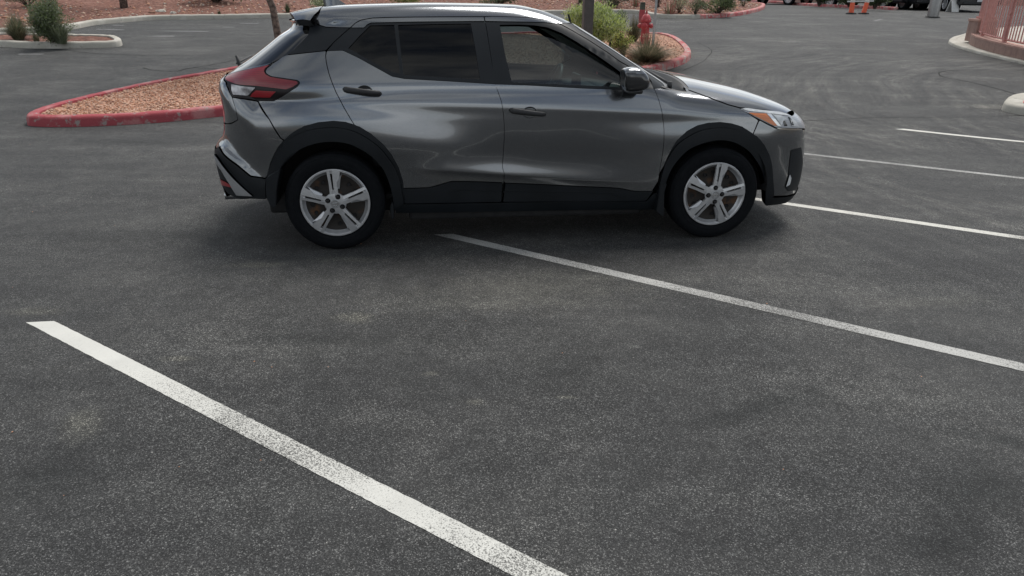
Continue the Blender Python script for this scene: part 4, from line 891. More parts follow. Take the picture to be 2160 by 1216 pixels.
def inset(P, d):
    P = clean(np.asarray(P)); n = len(P); ar = sum(P[i][0]*P[(i+1) % n][1]-P[(i+1) % n][0]*P[i][1] for i in range(n)); sgn = 1 if ar > 0 else -1; out = []
    for i in range(n):
        t1 = P[i]-P[i-1]; t2 = P[(i+1) % n]-P[i]; t1 = t1/np.linalg.norm(t1); t2 = t2/np.linalg.norm(t2); n1 = np.array([-t1[1], t1[0]]); n2 = np.array([-t2[1], t2[0]]); b = n1+n2; l = np.linalg.norm(b)
        if l < .3: out.append(P[i]+n1*d*sgn); continue
        b /= l; out.append(P[i]+b*d*sgn/max(.5, b@n1))
    return np.array(out)
GAP = .0017
class Patch:
    def __init__(s): s.V = []; s.Nn = []; s.F = []; s.mi = []; s.k = 0
    def add(s, proj, loops, step=(.024, .009), off=0.0, flange=.016, rstep=.012, mi=0, gap=GAP, rr=.006, mirror=False, dome=0.0, f=None, creases=(), inv=False):
        L_ = [resample(clean(rnd(inset(l, gap if i == 0 else -gap), rr) if rr else inset(l, gap if i == 0 else -gap)), rstep, True) for i, l in enumerate(loops)]
        L_ = [clean(l, rstep*.2) for l in L_]
        q, F, bl = cdt(L_, step, creases=creases); P, h = run(proj, q, 0, f); nn = grad(P, f=f)
        o = off
        if dome:      # pillow a little towards the rim
            ed = np.vstack(L_); dd = np.array([np.sqrt(((ed-p)**2).sum(1).min()) for p in q]); o = off+dome*(1-np.exp(-(dd/.012)**2))-0*dd
        P = P+nn*(np.asarray(o)[:, None] if hasattr(o, '__len__') else o)
        # orient faces outwards
        a, b, c = P[F[:, 0]], P[F[:, 1]], P[F[:, 2]]; cr = np.cross(b-a, c-a); fl = (cr*(nn[F[:, 0]]+nn[F[:, 1]])).sum(1) < 0; F = np.where(fl[:, None], F[:, ::-1], F)
        Vs, Ns, Fs = [P], [nn], [F.tolist()]; k = len(P)
        if flange:
            for l in bl:
                l = [l[i] for i in range(len(l)) if l[i] != l[i-1]]; e = P[l]; ne = nn[l]; m = len(l)
                nxt = np.roll(e, -1, 0)-np.roll(e, 1, 0); on = np.cross(nxt, ne); on /= np.maximum(np.linalg.norm(on, axis=1), 1e-9)[:, None]
                cen = P.mean(0)
                Vs += [e, e-ne*flange]; Ns += [on, on]
                Fs.append([(k+i, k+(i+1) % m, k+m+(i+1) % m, k+m+i) for i in range(m)]); k += 2*m
        V = np.vstack(Vs); Nn = np.vstack(Ns); F = [f for g in Fs for f in g]
        if inv: Nn = -Nn; F = [tuple(f)[::-1] for f in F]
        if mirror: V = V*np.array([1, -1, 1]); Nn = Nn*np.array([1, -1, 1]); F = [tuple(f)[::-1] for f in F]
        s.V.append(V); s.Nn.append(Nn); s.F += [tuple(i+s.k for i in f) for f in F]; s.mi += [mi]*len(F); s.k += len(V); return s
    def build(s, name, mats, parent):
        mats = mats if isinstance(mats, list) else [mats]
        o = mesh(name, np.vstack(s.V), s.F, None, mats=mats, mi=s.mi, smooth=True, parent=parent)
        Nn = np.vstack(s.Nn); 
        if len(o.data.vertices) == len(Nn): o.data.normals_split_custom_set_from_vertices([tuple(v) for v in Nn])
        return o
def S(px): P = hit(px); return P[:, [0, 2]]
side = PROJ['side']
def crease_lines(x0, x1):
    xs = np.arange(x0, x1, .02); zc = np.interp(xs, [.4, .56, .75, 1.12, 1.64, 2.12, 2.3], [.555, .545, .531, .494, .449, .418, .41]); return [np.stack([xs, zc+o], 1) for o in (-.034, -.022, -.013, -.006, 0, .006, .013, .022, .034)]

# materials
def car_paint():
    m, N, L, b = new_mat('gunmetal_car_paint'); tc = N.new('ShaderNodeTexCoord').outputs['Object']
    vo = N.new('ShaderNodeTexVoronoi'); vo.inputs['Scale'].default_value = 900; L.new(tc, vo.inputs['Vector'])
    gs = N.new('ShaderNodeRGBToBW'); L.new(vo.outputs['Color'], gs.inputs[0]); c = mix_node(N, L, .08, (.158, .172, .188), gs.outputs[0]); hsv = N.new('ShaderNodeHueSaturation'); hsv.inputs['Saturation'].default_value = .9; hsv.inputs['Value'].default_value = .92; L.new(c, hsv.inputs['Color'])
    L.new(hsv.outputs[0], b.inputs['Base Color']); pset(b, metal=.9, rough=.18, coat=1.0, crough=.02); b.inputs['Coat IOR'].default_value = 1.55
    n = N.new('ShaderNodeTexNoise'); n.inputs['Scale'].default_value = 3; n.inputs['Detail'].default_value = 3; L.new(tc, n.inputs['Vector']); mr = N.new('ShaderNodeMapRange'); mr.inputs[3].default_value = .018; mr.inputs[4].default_value = .06; L.new(n.outputs['Fac'], mr.inputs[0]); L.new(mr.outputs[0], b.inputs['Coat Roughness'])
    return m
M_PAINT = car_paint()
M_CLAD = var_mat('textured_black_cladding', (.0055, .0075, .0095), (.009, .0115, .0145), 5, rough=.55, bump=.08, bscale=700, spec=.28)
M_GLOSS = var_mat('satin_black_trim', (.0095, .012, .015), (.0135, .0165, .020), 4, rough=.42, spec=.26)
M_DARKIN = var_mat('interior_black', (.010, .010, .011), (.018, .018, .019), 20, rough=.8)
M_WHEELG = var_mat('steering_wheel_sheen_grey', (.06, .062, .065), (.08, .082, .085), 30, rough=.45)  # dark wheel made lighter: sky sheen put into the grey
M_DASH = var_mat('dashboard_grey', (.035, .037, .04), (.05, .052, .055), 30, rough=.7)
M_CLOTH = var_mat('seat_cloth', (.03, .032, .035), (.05, .052, .055), 60, rough=.95)
M_LINER = var_mat('headliner_grey', (.42, .45, .43), (.48, .51, .49), 30, rough=.95)
M_PRIV = glass_mat('privacy_glass', (.03, .038, .048), k=.6); M_CLEAR = glass_mat('clear_glass', (.26, .33, .34), k=1.2); M_WSG = glass_mat('windshield_glass', (.60, .70, .66), k=1.2); M_RWG = glass_mat('rear_glass', (.05, .06, .06), k=1.8)
M_SILV = var_mat('satin_silver_trim', (.34, .35, .36), (.42, .43, .44), 10, rough=.35, metal=.5)
M_CHROME = var_mat('chrome', (.60, .61, .62), (.68, .69, .7), 10, rough=.12, metal=1.0)

roof_back = c1((752, 158)); 
# --- boundaries shared between panels (pixels of the photograph)
b_pillar = c1((1995, 122), (2010, 200), (2050, 450), (2080, 600))
door_front_low = c2((60, 590), (85, 660), (98, 740), (104, 820), (104, 900), (97, 1000), (92, 1090))+c5((850, 98), (846, 150), (837, 180), (833, 290))
arch_r = c3((385, 735), (430, 600), (480, 520), (540, 464), (610, 426), (700, 402), (790, 393), (870, 400), (945, 425), (1025, 475), (1100, 540), (1150, 605), (1190, 680), (1215, 760), (1225, 830))
arch_f = c4((172, 760), (192, 680), (222, 600), (255, 520), (310, 425), (390, 348), (470, 305), (550, 286), (640, 280), (725, 290), (810, 316), (920, 390), (975, 455), (1012, 530), (1032, 610), (1040, 700), (1042, 790))
belt_r = c1((875, 364), (990, 360), (1100, 412), (1250, 495), (1340, 545), (1430, 562), (1750, 580), (2078, 600))
belt_f = c8((22, 798), (400, 812), (700, 828), (1000, 845), (1200, 852), (1500, 860), (1700, 862), (1832, 856))
def frontdoor_line(): return c2((1080, 580), (1105, 640), (1120, 690), (1132, 740), (1140, 800), (1144, 850), (1143, 920), (1136, 990), (1125, 1060), (1113, 1130), (1106, 1180))
door_rear_low = c1((872, 364), (868, 400), (872, 440), (880, 480), (893, 530), (910, 580), (945, 665), (1000, 770), (1050, 855), (1085, 910))
sill_top_r = c5((835, 158), (700, 152), (560, 148), (460, 148), (400, 165), (350, 180), (290, 195), (110, 200))
sill_top_f = c5((1950, 222), (1800, 220), (1700, 200), (1620, 194), (1400, 184), (1100, 170), (855, 161))
def near_far(fn):
    for mir in (False, True): fn(mir)

# --- doors
def mk_rear_door(mir):
    i0 = 8
    P = Patch(); loop = S(belt_r+door_front_low+sill_top_r+[arch_r[-1]]+arch_r[i0:-1][::-1]+door_rear_low[::-1][:-1]); P.add(side, [loop], mirror=mir, creases=crease_lines(.50, 1.10))
    top = S(c1((1045, 199), (1080, 166), (1120, 145), (1200, 131), (1350, 126), (1500, 124), (1750, 122), (1993, 121), (2000, 153), (1900, 153), (1500, 157), (1190, 164), (1165, 175), (1140, 199))); P.add(side, [top], mirror=mir, rstep=.01, step=(.02, .015), rr=.002)
    d = P.build('rear_door', M_PAINT, car)
    out = S(c1((1043, 200), (1140, 201), (1167, 178), (1192, 166), (1500, 159), (1900, 156), (2002, 157), (2010, 200), (2050, 450), (2078, 598), (1750, 578), (1430, 560), (1340, 543), (1250, 493), (1100, 410), (990, 358), (877, 362), (930, 300), (1000, 237)))
    g1 = S(c1((1028, 345), (1100, 264), (1183, 182), (1355, 178), (1375, 350), (1397, 528), (1345, 515), (1200, 440))); g2 = S(c1((1381, 178), (1640, 172), (1900, 168), (1935, 360), (1967, 566), (1700, 552), (1422, 536), (1400, 350)))
    T = Patch(); T.add(side, [out, g1, g2], off=-.002, mirror=mir, rstep=.01, gap=0.0, rr=.003, flange=.02); T.build('window_trim', M_GLOSS, d)
    g = Patch(); g.add(side, [g1], off=-.007, mirror=mir, gap=-.006, rr=.008, flange=0, step=(.03, .03)); g.build('quarter_window', M_PRIV, d)
    g = Patch(); g.add(side, [g2], off=-.007, mirror=mir, gap=-.006, rr=.008, flange=0, step=(.03, .03)); g.build('window', M_PRIV, d)
    return d
def mk_front_door(mir):
    P = Patch(); loop = S(belt_f[:-1]+frontdoor_line()+c5((1935, 218))+sill_top_f+c5((837, 159))[:0]+door_front_low[::-1][2:]); P.add(side, [loop], mirror=mir, creases=crease_lines(1.13, 2.15))
    top = S(c1((1997, 121))+c8((0, 28), (200, 33), (350, 38), (470, 48), (560, 60), (650, 80), (745, 108), (600, 97), (400, 90), (200, 87))+c1((2003, 152))); P.add(side, [top], mirror=mir, rstep=.01, step=(.02, .012), rr=.001, gap=.0015)
    d = P.build('front_door', M_PAINT, car)
    gl = S(c8((75, 122), (300, 119), (480, 128), (620, 150), (780, 214), (960, 318), (1120, 425), (1300, 548), (1448, 655), (1458, 832), (1000, 812), (600, 795), (215, 775), (140, 470)))
    out = S(c1((2004, 156))+c8((200, 91), (400, 94), (600, 101), (750, 112), (790, 130), (900, 188), (1100, 306), (1300, 436), (1450, 545), (1560, 608), (1650, 650), (1740, 700), (1800, 775), (1830, 854), (1700, 860), (1500, 858), (1200, 850), (1000, 843), (700, 826), (400, 810), (24, 796))+c1((2052, 450), (2014, 200)))
    T = Patch(); T.add(side, [out, gl], off=-.002, mirror=mir, rstep=.01, gap=0.0, rr=.003, flange=.022, step=(.02, .02)); T.build('window_trim', M_GLOSS, d)
    gd = S(c8((83, 226), (200, 226), (420, 232), (560, 245), (680, 282), (800, 335), (960, 410), (1120, 500), (1300, 610), (1440, 700), (1458, 832), (1000, 812), (600, 795), (215, 775), (140, 470))) if not mir else gl
    g = Patch(); g.add(side, [gd], off=-.010, mirror=mir, gap=-.004, rr=.008, flange=.004, step=(.03, .03)); g.build('window', M_CLEAR, d)
    t2 = S(c8((1235, 828), (1330, 755), (1400, 705), (1450, 672), (1457, 700), (1400, 745), (1345, 790), (1330, 830))); q = Patch(); q.add(side, [t2], off=-.014, mirror=mir, gap=0, rr=.002, flange=.012); q.build('corner_molding', M_GLOSS, d)
    return d
doors = {}
for mir in (False, True): doors['r', mir] = mk_rear_door(mir); doors['f', mir] = mk_front_door(mir)
def handle(px0, px1, mir, parent, name='handle'):
    A, B = hit([px0, px1]); 
    if mir: A, B = A*np.array([1, -1, 1]), B*np.array([1, -1, 1])
    sg_ = 1 if mir else -1; L_ = np.linalg.norm(B-A); M_ = (A+B)/2; d = (B-A)/L_; bm = bmesh.new()
    n = 22; rings = []
    for i in range(n+1):
        t = i/n; w = .019*(1-.28*abs(t-.12)**1.5)*min(1, (min(t, 1-t)*16)**.5+.01); o = .018+.022*math.sin(math.pi*min(1, max(0, t)))**.6
        if t < .02 or t > .98: w = .004
        th = .011*min(1, (min(t, 1-t)*14)**.5+.05); c = A+(B-A)*t+np.array([0, sg_*(o-.006), 0])
        rings.append([bm.verts.new(Vector(c+np.array([0, math.cos(a)*th*sg_, 0])+np.array([-d[2], 0, d[0]])*math.sin(a)*w)) for a in [2*math.pi*k/12 for k in range(12)]])
    for i in range(n):
        for k in range(12): bm.faces.new((rings[i][k], rings[i][(k+1) % 12], rings[i+1][(k+1) % 12], rings[i+1][k]))
    bm.faces.new(rings[0][::-1]); bm.faces.new(rings[-1])
    for e in (.06, .9): c = A+(B-A)*e; add_tube(bm, [c-np.array([0, sg_*.02, 0]), c+np.array([0, sg_*.02, 0])], .012, 8)
    h = bm_obj(name, bm, M_TRIM, parent, smooth=True, angle=50)
    # recess dish behind the handle
    bm = bmesh.new(); c = A+(B-A)*.56; add_lathe(bm, [(.047, .0035), (.044, .0042), (.041, .001), (.036, -.001), (0, -.002)], 28, Matrix.Translation(Vector(c)) @ Matrix.Rotation(R(90)*(1 if not mir else -1), 4, 'X') @ Matrix.Diagonal((1.05, .80, 1, 1)))
    bm_obj('handle_recess', bm, M_CUP, parent, smooth=True, angle=40)
M_CUP = var_mat('handle_cup_paint', (.035, .037, .040), (.045, .047, .05), 10, rough=.25, coat=.8)
for mir in (False, True):
    handle(c1((988, 634))[0], c1((1266, 664))[0], mir, doors['r', mir]); handle(c2((136, 717))[0], c2((375, 745))[0], mir, doors['f', mir])

# --- quarter panel, fender
tail_in = c6((755, 180), (748, 165), (730, 155), (620, 140), (520, 125), (482, 105), (470, 85), (482, 58), (545, 8))
tail_low = c6((755, 185), (735, 208), (680, 243), (620, 282), (540, 328), (410, 328))
quarter = c1((870, 364), (866, 400), (870, 440), (878, 480), (891, 530), (908, 580), (943, 665), (998, 770), (1048, 855), (1083, 910))+arch_r[7:3:-1]+c3((510, 492), (470, 500))[:0]+c3((495, 510), (470, 497), (400, 380), (335, 275))+tail_low[::-1][:-1]+tail_in[:-1]+c1((560, 405), (590, 394), (720, 380))
def WI(px): return cyl_inv(hit(px), .6, 1)
print('pillar', np.round(hit(c2((1180, 570), (1140, 540), (1000, 446), (900, 378), (800, 311), (700, 247), (600, 184), (550, 154))), 2).tolist())
def mk_quarter(mir):
    P = Patch(); P.add(side, [S(quarter)], mirror=mir); q = P.build('rear_quarter_panel', M_PAINT, car)
    cp_ = S(c1((752, 158), (810, 178), (870, 196), (1040, 200), (1000, 234), (930, 297), (868, 362), (720, 378), (592, 391), (650, 345), (740, 252), (748, 215)))
    P = Patch(); P.add(side, [cp_], mirror=mir, rstep=.01, rr=.003); P.build('rear_pillar', M_GLOSS, car)
    hood_line = c2((1190, 569), (1262, 570), (1300, 588), (1350, 606), (1420, 632), (1480, 655), (1560, 685), (1635, 705))
    fen = hood_line+c2((1690, 740), (1758, 785), (1740, 830), (1715, 888))+arch_f[::-1][6:-2]+c5((1960, 220))[:0]+frontdoor_line()[::-1][1:]+c2((1082, 578), (1120, 576))
    P = Patch(); P.add(side, [S(fen)], mirror=mir); P.build('front_fender', M_PAINT, car)
    ap_ = WI(c8((765, 112), (800, 128), (905, 186), (1105, 303), (1305, 433), (1455, 542), (1565, 604), (1655, 645), (1748, 695), (1808, 772), (1840, 852))+c2((1180, 570), (1140, 540), (1000, 446), (900, 378), (800, 311), (700, 247), (600, 184), (550, 154), (500, 150)))
    P = Patch(); P.add(cyl(.6, 1), [ap_], f=Fg, mirror=mir, rstep=.008, step=(.005, .012), rr=.002, gap=.0015, off=-.001); wpl = P.build('windshield_pillar', M_GLOSS, car)
    ml_ = WI(c2((546, 150), (600, 184), (700, 246), (800, 310), (900, 377), (1000, 445), (1140, 539), (1178, 566), (1172, 568), (1130, 541), (994, 451), (894, 384), (794, 317), (694, 253), (594, 191), (546, 157)))
    P = Patch(); P.add(cyl(.6, 1), [ml_], f=Fg, mirror=mir, rstep=.01, step=(.01, .02), rr=.0005, gap=0, off=.002, flange=.004); P.build('highlight_molding', M_SILV, wpl)  # silver on this molding stands in for the highlight along the pillar edge
    P = Patch(); P.add(cyl(.6, 1), [ap_], f=Fg, mirror=mir, rstep=.02, step=(.02, .03), rr=.002, gap=-.012, off=-.03, flange=0, inv=True); P.build('pillar_trim', M_LINER, wpl)
mk_quarter(False); mk_quarter(True)

# --- roof (one skin from side to side), spoiler, antenna
ZL = 1.05
edge = hit(c1((758, 157), (810, 176), (870, 193), (960, 197), (1042, 198), (1080, 163), (1120, 142), (1200, 128), (1350, 123), (1500, 121), (1750, 119), (1993, 118))+c8((0, 25), (200, 30), (350, 35), (470, 44), (560, 56), (650, 76), (770, 110), (840, 105), (905, 92)))
lp_ = lon_inv(edge, ZL); xf = lp_[-1, 0]
loop = np.vstack([lp_, [[xf+.05, .45], [xf+.085, .2], [xf+.09, 0], [xf+.085, -.2], [xf+.05, -.45]], lp_[::-1]*np.array([1, -1]), [[-.035, -.90], [-.02, -.7], [-.035, -.35], [-.04, 0], [-.035, .35], [-.02, .7], [-.035, .90]]])
P = Patch(); P.add(lon(ZL), [loop], step=(.03, .045), rstep=.015, rr=.004); roof = P.build('roof', M_PAINT, car)
P = Patch(); P.add(lon(ZL), [inset(loop, .03)], step=(.05, .08), rstep=.04, rr=0, off=-.035, flange=0, inv=True); P.build('headliner', M_LINER, car)
def spoiler():
    bm = bmesh.new(); nu, nv = 40, 10; T = []; 
    for j in range(nv+1):
        v = j/nv; row = []
        for i in range(nu+1):
            u = -1+2*i/nu; a = abs(u); ph = a
            xf_ = np.interp(a*.62, [0, .25, .45, .55, .62], [-.045, -.041, -.026, -.038, -.089]); xb_ = -.275+.085*a**3; x = xf_+(xb_-xf_)*v; se = .622-.085*v**1.2
            y = u*se; z = float(topz(ZR(x), .16, abs(y), .70, 6.0, 2.2))+.002-.018*v*v-.024*max(0, (a-.75)/.25)**2; 
            if a > .9: z -= .010*((a-.9)/.1)**2
            row.append(bm.verts.new((x, y, z)))
        T.append(row)
    for j in range(nv):
        for i in range(nu): bm.faces.new((T[j][i], T[j+1][i], T[j+1][i+1], T[j][i+1]))
    rim = T[0][:1]+[T[j][0] for j in range(1, nv+1)]+T[nv][1:]+[T[j][nu] for j in range(nv-1, -1, -1)]
    low = [bm.verts.new((v.co.x+.016, v.co.y*.965, v.co.z-.034)) for v in rim]; lo2 = [bm.verts.new((v.co.x, v.co.y, v.co.z)) for v in low]
    r2 = [bm.verts.new(v.co) for v in rim]
    for i in range(len(rim)-1): f = bm.faces.new((r2[i], r2[i+1], low[i+1], low[i])); f.material_index = 1
    for i in range(nv+1, len(lo2)-nv-2): pass
    f = bm.faces.new(lo2); f.material_index = 1
    return bm_obj('roof_spoiler', bm, [M_PAINT, M_GLOSS], car, smooth=True, angle=50)  # black sides and underside: shade of downward faces put into the colour
spo = spoiler()
def fin(x, y, z, ln, h, w, name, m, parent):
    bm = bmesh.new(); n = 14; rings = []
    for i in range(n+1):
        t = i/n; hh = h*math.sin(math.pi*min(1, t*.5+.02))**1.2*(1 if t < .93 else .93) if t < .97 else h*.86; ww = w*(1-.75*t)*math.sqrt(max(.02, math.sin(math.pi*min(.98, t+.03)))); xx = x+ln*(1-t)
        rings.append([bm.verts.new((xx, y-w*.5*math.sin(math.pi*max(.03, min(t, .95))), z-.02)), bm.verts.new((xx-.01*t, y-.004, z+hh)), bm.verts.new((xx-.01*t, y+.004, z+hh)), bm.verts.new((xx, y+w*.5*math.sin(math.pi*max(.03, min(t, .95))), z-.02))])
    for i in range(n):
        for k in range(4): bm.faces.new((rings[i][k], rings[i][(k+1) % 4], rings[i+1][(k+1) % 4], rings[i+1][k]))
    bm.faces.new(rings[0][::-1]); bm.faces.new(rings[-1]); return bm_obj(name, bm, m, parent, smooth=True, angle=60)
fin(-.06, 0, float(ZR(0.0))-.005, .17, .075, .07, 'antenna_fin', M_PAINT, roof)

# --- windshield, rear window
X0 = .6
wsp = hit(c2((1176, 566), (1140, 541), (1000, 447), (900, 379), (800, 312), (700, 248), (600, 186), (556, 155)))
q = cyl_inv(wsp, X0, 1); 
loop = np.vstack([q, q[::-1]*np.array([-1, 1])]); 
def densify(l): return clean(resample(l, .03, True))
P = Patch(); P.add(cyl(X0, 1), [loop*1.0], step=(.05, .02), rstep=.02, rr=0, gap=-.004, flange=0, off=-.004, f=Fg); P.build('windshield', M_WSG, car)
rwp = hit(c1((592, 392), (650, 346), (738, 252), (746, 212), (746, 194)))
q = cyl_inv(rwp, X0, -1); zt = 1.42; q2 = np.vstack([q, [[q[-1, 0]-.05, zt+.012], [0.3, zt+.015]]])
zb_ = 1.105; base_pts = np.array([[.35, zb_], [q[0, 0]-.06, 1.125]])
near = np.vstack([base_pts, q2]); loop = np.vstack([near, near[::-1]*np.array([-1, 1])])
P = Patch(); P.add(cyl(X0, -1), [loop], step=(.04, .02), rstep=.02, rr=0, gap=-.002, flange=.004, off=-.003); P.build('rear_window', M_RWG, car)
# --- hood
hl = hit(c2((1262, 566), (1300, 583), (1350, 601), (1420, 627), (1480, 650), (1560, 680), (1635, 700), (1720, 708), (1800, 716), (1880, 730), (1940, 742)))
ht_ = hl[:, :2]; xb = ht_[0, 0]; xe = ht_[-1, 0]
nose = np.array([[3.20, -.655], [3.27, -.57], [3.305, -.45], [3.325, -.3], [3.33, -.15], [3.33, 0]])
backe = np.array([[xb+.01, -.735], [2.425, -.66], [2.44, -.45], [2.455, -.2], [2.46, 0]])
near = np.vstack([backe[::-1], ht_, nose]); loop = np.vstack([near, (near[::-1]*np.array([1, -1]))[1:-1]])
print('hood pts', np.round(hl, 3).tolist())
P = Patch(); P.add(PROJ['top'], [loop], step=(.025, .025), rstep=.015, rr=.004, flange=.02, gap=.0008); hood = P.build('hood', M_PAINT, car)
# cowl tray with wipers between hood and windshield
bm = bmesh.new(); cw = [(xb-.16, -.76, 1.02), (xb+.03, -.74, 1.035), (xb+.13, -.60, 1.05), (xb+.20, -.3, 1.06), (xb+.22, 0, 1.065)]; ci = [(xb-.20, -.76, 1.03), (xb-.06, -.60, 1.04), (xb+.0, -.3, 1.05), (xb+.02, 0, 1.05)]
lo_ = [bm.verts.new(p) for p in cw]+[bm.verts.new((x, -y, z)) for x, y, z in cw[::-1][1:]]+[bm.verts.new((x, -y, z)) for x, y, z in ci[:-1]]+[bm.verts.new(p) for p in ci[::-1]]
bm.free(); P = Patch(); P.add(PROJ['top'], [np.array([[2.20, -.75], [2.30, -.76], [xb-.01, -.755], [2.43, -.66], [2.45, -.2], [2.455, 0], [2.45, .2], [2.43, .66], [xb-.01, .755], [2.30, .76], [2.20, .75], [2.27, .66], [2.295, .5], [2.30, .3], [2.305, 0], [2.30, -.3], [2.295, -.5], [2.27, -.66]])], off=-.003, flange=0, step=(.02, .03), gap=0); cow = P.build('cowl', M_TRIM, car)
bm = bmesh.new()
for (a, b2) in [((2.26, -.66), (2.20, -.10)), ((2.30, .06), (2.22, .62))]:
    add_tube(bm, [(a[0]+.03, a[1], 1.06), (a[0]-.01, (a[1]+b2[1])/2, 1.105), (b2[0], b2[1], 1.145)], .009, 8); add_tube(bm, [(a[0]+.03, a[1], 1.02), (a[0]+.03, a[1], 1.075)], .018, 8)
bm_obj('wiper', bm, M_TRIM, cow, smooth=True)

# --- rear: tail lamps, tailgate, bumper
XA = .35; rear = cyl(XA, -1)
def RI_(px): return cyl_inv(hit(px), XA, -1)
tl_out = RI_(c6((755, 182), (748, 165), (730, 155), (620, 140), (520, 125), (482, 105), (470, 85), (482, 58), (530, 20), (430, 42), (330, 62), (250, 78), (190, 95), (150, 118), (128, 145), (150, 172), (168, 230), (190, 292), (300, 310), (410, 327), (540, 326), (620, 280), (680, 242), (738, 206)))
M_TLB = var_mat('lamp_bezel_black', (.008, .006, .007), (.012, .009, .010), 10, rough=.3, spec=.3)
def lens(name, c, rough=.06):
    m, N, L, b = new_mat(name); tc = N.new('ShaderNodeTexCoord').outputs['Object']; w = N.new('ShaderNodeTexWave'); w.inputs['Scale'].default_value = 26; w.bands_direction = 'Z'; w.inputs['Distortion'].default_value = 1.2; L.new(tc, w.inputs['Vector'])
    L.new(mix_node(N, L, w.outputs['Fac'], c, tuple(x*.78 for x in c)), b.inputs['Base Color']); pset(b, rough=.3, coat=.45, crough=rough*.4, spec=.6); return m
M_TRED = lens('dark_red_lens', (.21, .008, .015)); M_TRED2 = lens('bright_red_lens', (.32, .004, .014)); M_TCLR = var_mat('clear_reversing_lens', (.20, .19, .20), (.62, .62, .64), 18, rough=.15, coat=.6); M_AMB = lens('amber_lens', (.75, .22, .06))
for mir in (False, True):
    P = Patch(); P.add(rear, [tl_out], off=.001, mirror=mir, rr=.004, step=(.025, .02), flange=.02); t = P.build('tail_lamp', M_TLB, car)
    for nm, pts, m in (('red_lens', c6((742, 183), (730, 165), (620, 148), (515, 132), (475, 110), (460, 85), (468, 62), (505, 32), (430, 50), (330, 70), (250, 88), (190, 106), (150, 126), (140, 148), (180, 172), (240, 190), (400, 203), (560, 222), (640, 232), (690, 216)), M_TRED),
                       ('clear_lens', c6((190, 190), (240, 200), (390, 217), (350, 262), (320, 284), (205, 276), (192, 240)), M_TCLR), ('bright_lens', c6((395, 240), (560, 250), (510, 298), (345, 292), (360, 268)), M_TRED2)):
        q = Patch(); q.add(rear, [RI_(pts)], off=.004, mirror=mir, rr=.004, flange=.004, step=(.02, .015), gap=0, dome=.002); q.build(nm, m, t)
# tailgate between the lamps
th_in = tl_out[:, 0].min()
gate_n = np.vstack([[[.30, .795], [.46, .80], [.56, .815]], RI_(c6((243, 484), (227, 400), (196, 298))), RI_(c6((165, 232), (147, 175), (124, 148), (148, 116), (188, 92), (330, 58), (430, 38), (528, 16)))+np.array([-.006, .002]), cyl_inv(hit(c1((572, 402))), XA, -1), [[.62, 1.118], [.38, 1.098]]])
loop = np.vstack([gate_n, gate_n[::-1]*np.array([-1, 1])])
print('gate', np.round(gate_n, 3).tolist())
P = Patch(); P.add(rear, [loop], step=(.04, .025), rstep=.02, rr=.004); gate = P.build('tailgate', M_PAINT, car)
bm = bmesh.new(); add_box(bm, (-.762, 0, .86), (.012, .32, .16), .004); bm_obj('licence_plate', bm, M_PLATE, gate)
bm = bmesh.new(); add_box(bm, (-.755, 0, .985), (.03, .6, .035), .01); bm_obj('gate_trim', bm, M_CHROME, gate)
# rear wiper, raised pivot
wp_ = hit(c1((262, 470), (275, 462), (232, 395)), plane=-.02); bm = bmesh.new(); add_tube(bm, [(wp_[0][0], -.02, wp_[0][2]-.02), (wp_[1][0]-.02, -.02, wp_[1][2]), (wp_[2][0], -.03, wp_[2][2])], [.016, .014, .009], 8); add_tube(bm, [(-.70, -.02, 1.14), (-.66, .30, 1.17)], .007, 6); bm_obj('rear_wiper', bm, M_TRIM, car, smooth=True)
# bumper: painted upper
bump_r = c3((480, 522), (455, 552), (430, 598), (405, 655), (386, 728))
bu_n = np.vstack([RI_(c3((488, 512), (470, 500), (400, 383), (333, 277)))+np.array([-.0012, 0]), RI_(c6((300, 314), (196, 298), (227, 400), (243, 484))), [[.56, .810], [.46, .795], [.30, .79], [0, .79]]])
bu_low = np.vstack([RI_(bump_r)[::1], RI_(c6((470, 965), (350, 945), (250, 862), (160, 795), (110, 735), (98, 700)))])
bu_low2 = np.vstack([bu_low, [[.42, .63], [.2, .625], [0, .625]]])
near = np.vstack([bu_n[::-1], bu_low2[:1], bu_low2[1:]])
near = np.vstack([bu_n[:-1][::-1], bu_low2[:-1]])
full = np.vstack([[[0, .79]], near, [[0, .625]], (near*np.array([-1, 1]))[::-1]])
P = Patch(); P.add(rear, [full], step=(.03, .02), rstep=.015, rr=.004); rb = P.build('rear_bumper', M_PAINT, car)
# black lower bumper with a silver blade
lw_n = np.vstack([[[0, .62], [.2, .62], [.42, .625]], (bu_low[::-1]+np.array([0, -.006])), RI_(c6((480, 970), (482, 1140))), RI_(c6((360, 1135), (270, 1140), (165, 1090), (130, 1040))), [[.45, .30], [0, .29]]])
print('low', np.round(lw_n, 3).tolist())
full = np.vstack([lw_n, (lw_n[1:-1]*np.array([-1, 1]))[::-1]])
P = Patch(); P.add(rear, [full], step=(.03, .02), rstep=.015, rr=.004, off=.006, flange=.03); lb = P.build('lower_rear_bumper', M_CLAD, car)
for mir in (False, True):
    bl = RI_(c6((72, 765), (98, 800), (150, 875), (215, 955), (300, 1040), (378, 1108), (250, 1100), (190, 1000), (130, 900), (85, 830)))
    P = Patch(); P.add(rear, [bl], off=.022, mirror=mir, rr=.004, step=(.02, .02), flange=.02, gap=0); P.build('silver_blade', M_SILV, lb)
    bl = RI_(c6((108, 970), (150, 992), (200, 1020), (206, 1040), (150, 1028), (118, 1015))); P = Patch(); P.add(rear, [bl], off=.012, mirror=mir, rr=.003, flange=.01, gap=0); P.build('reflector', M_TRED2, lb)
bm = bmesh.new(); add_tube(bm, [(-.80, -.42, .285), (-.45, -.42, .29)], .032, 16); bm_obj('exhaust_pipe', bm, M_CHROME, car, smooth=True, angle=40)

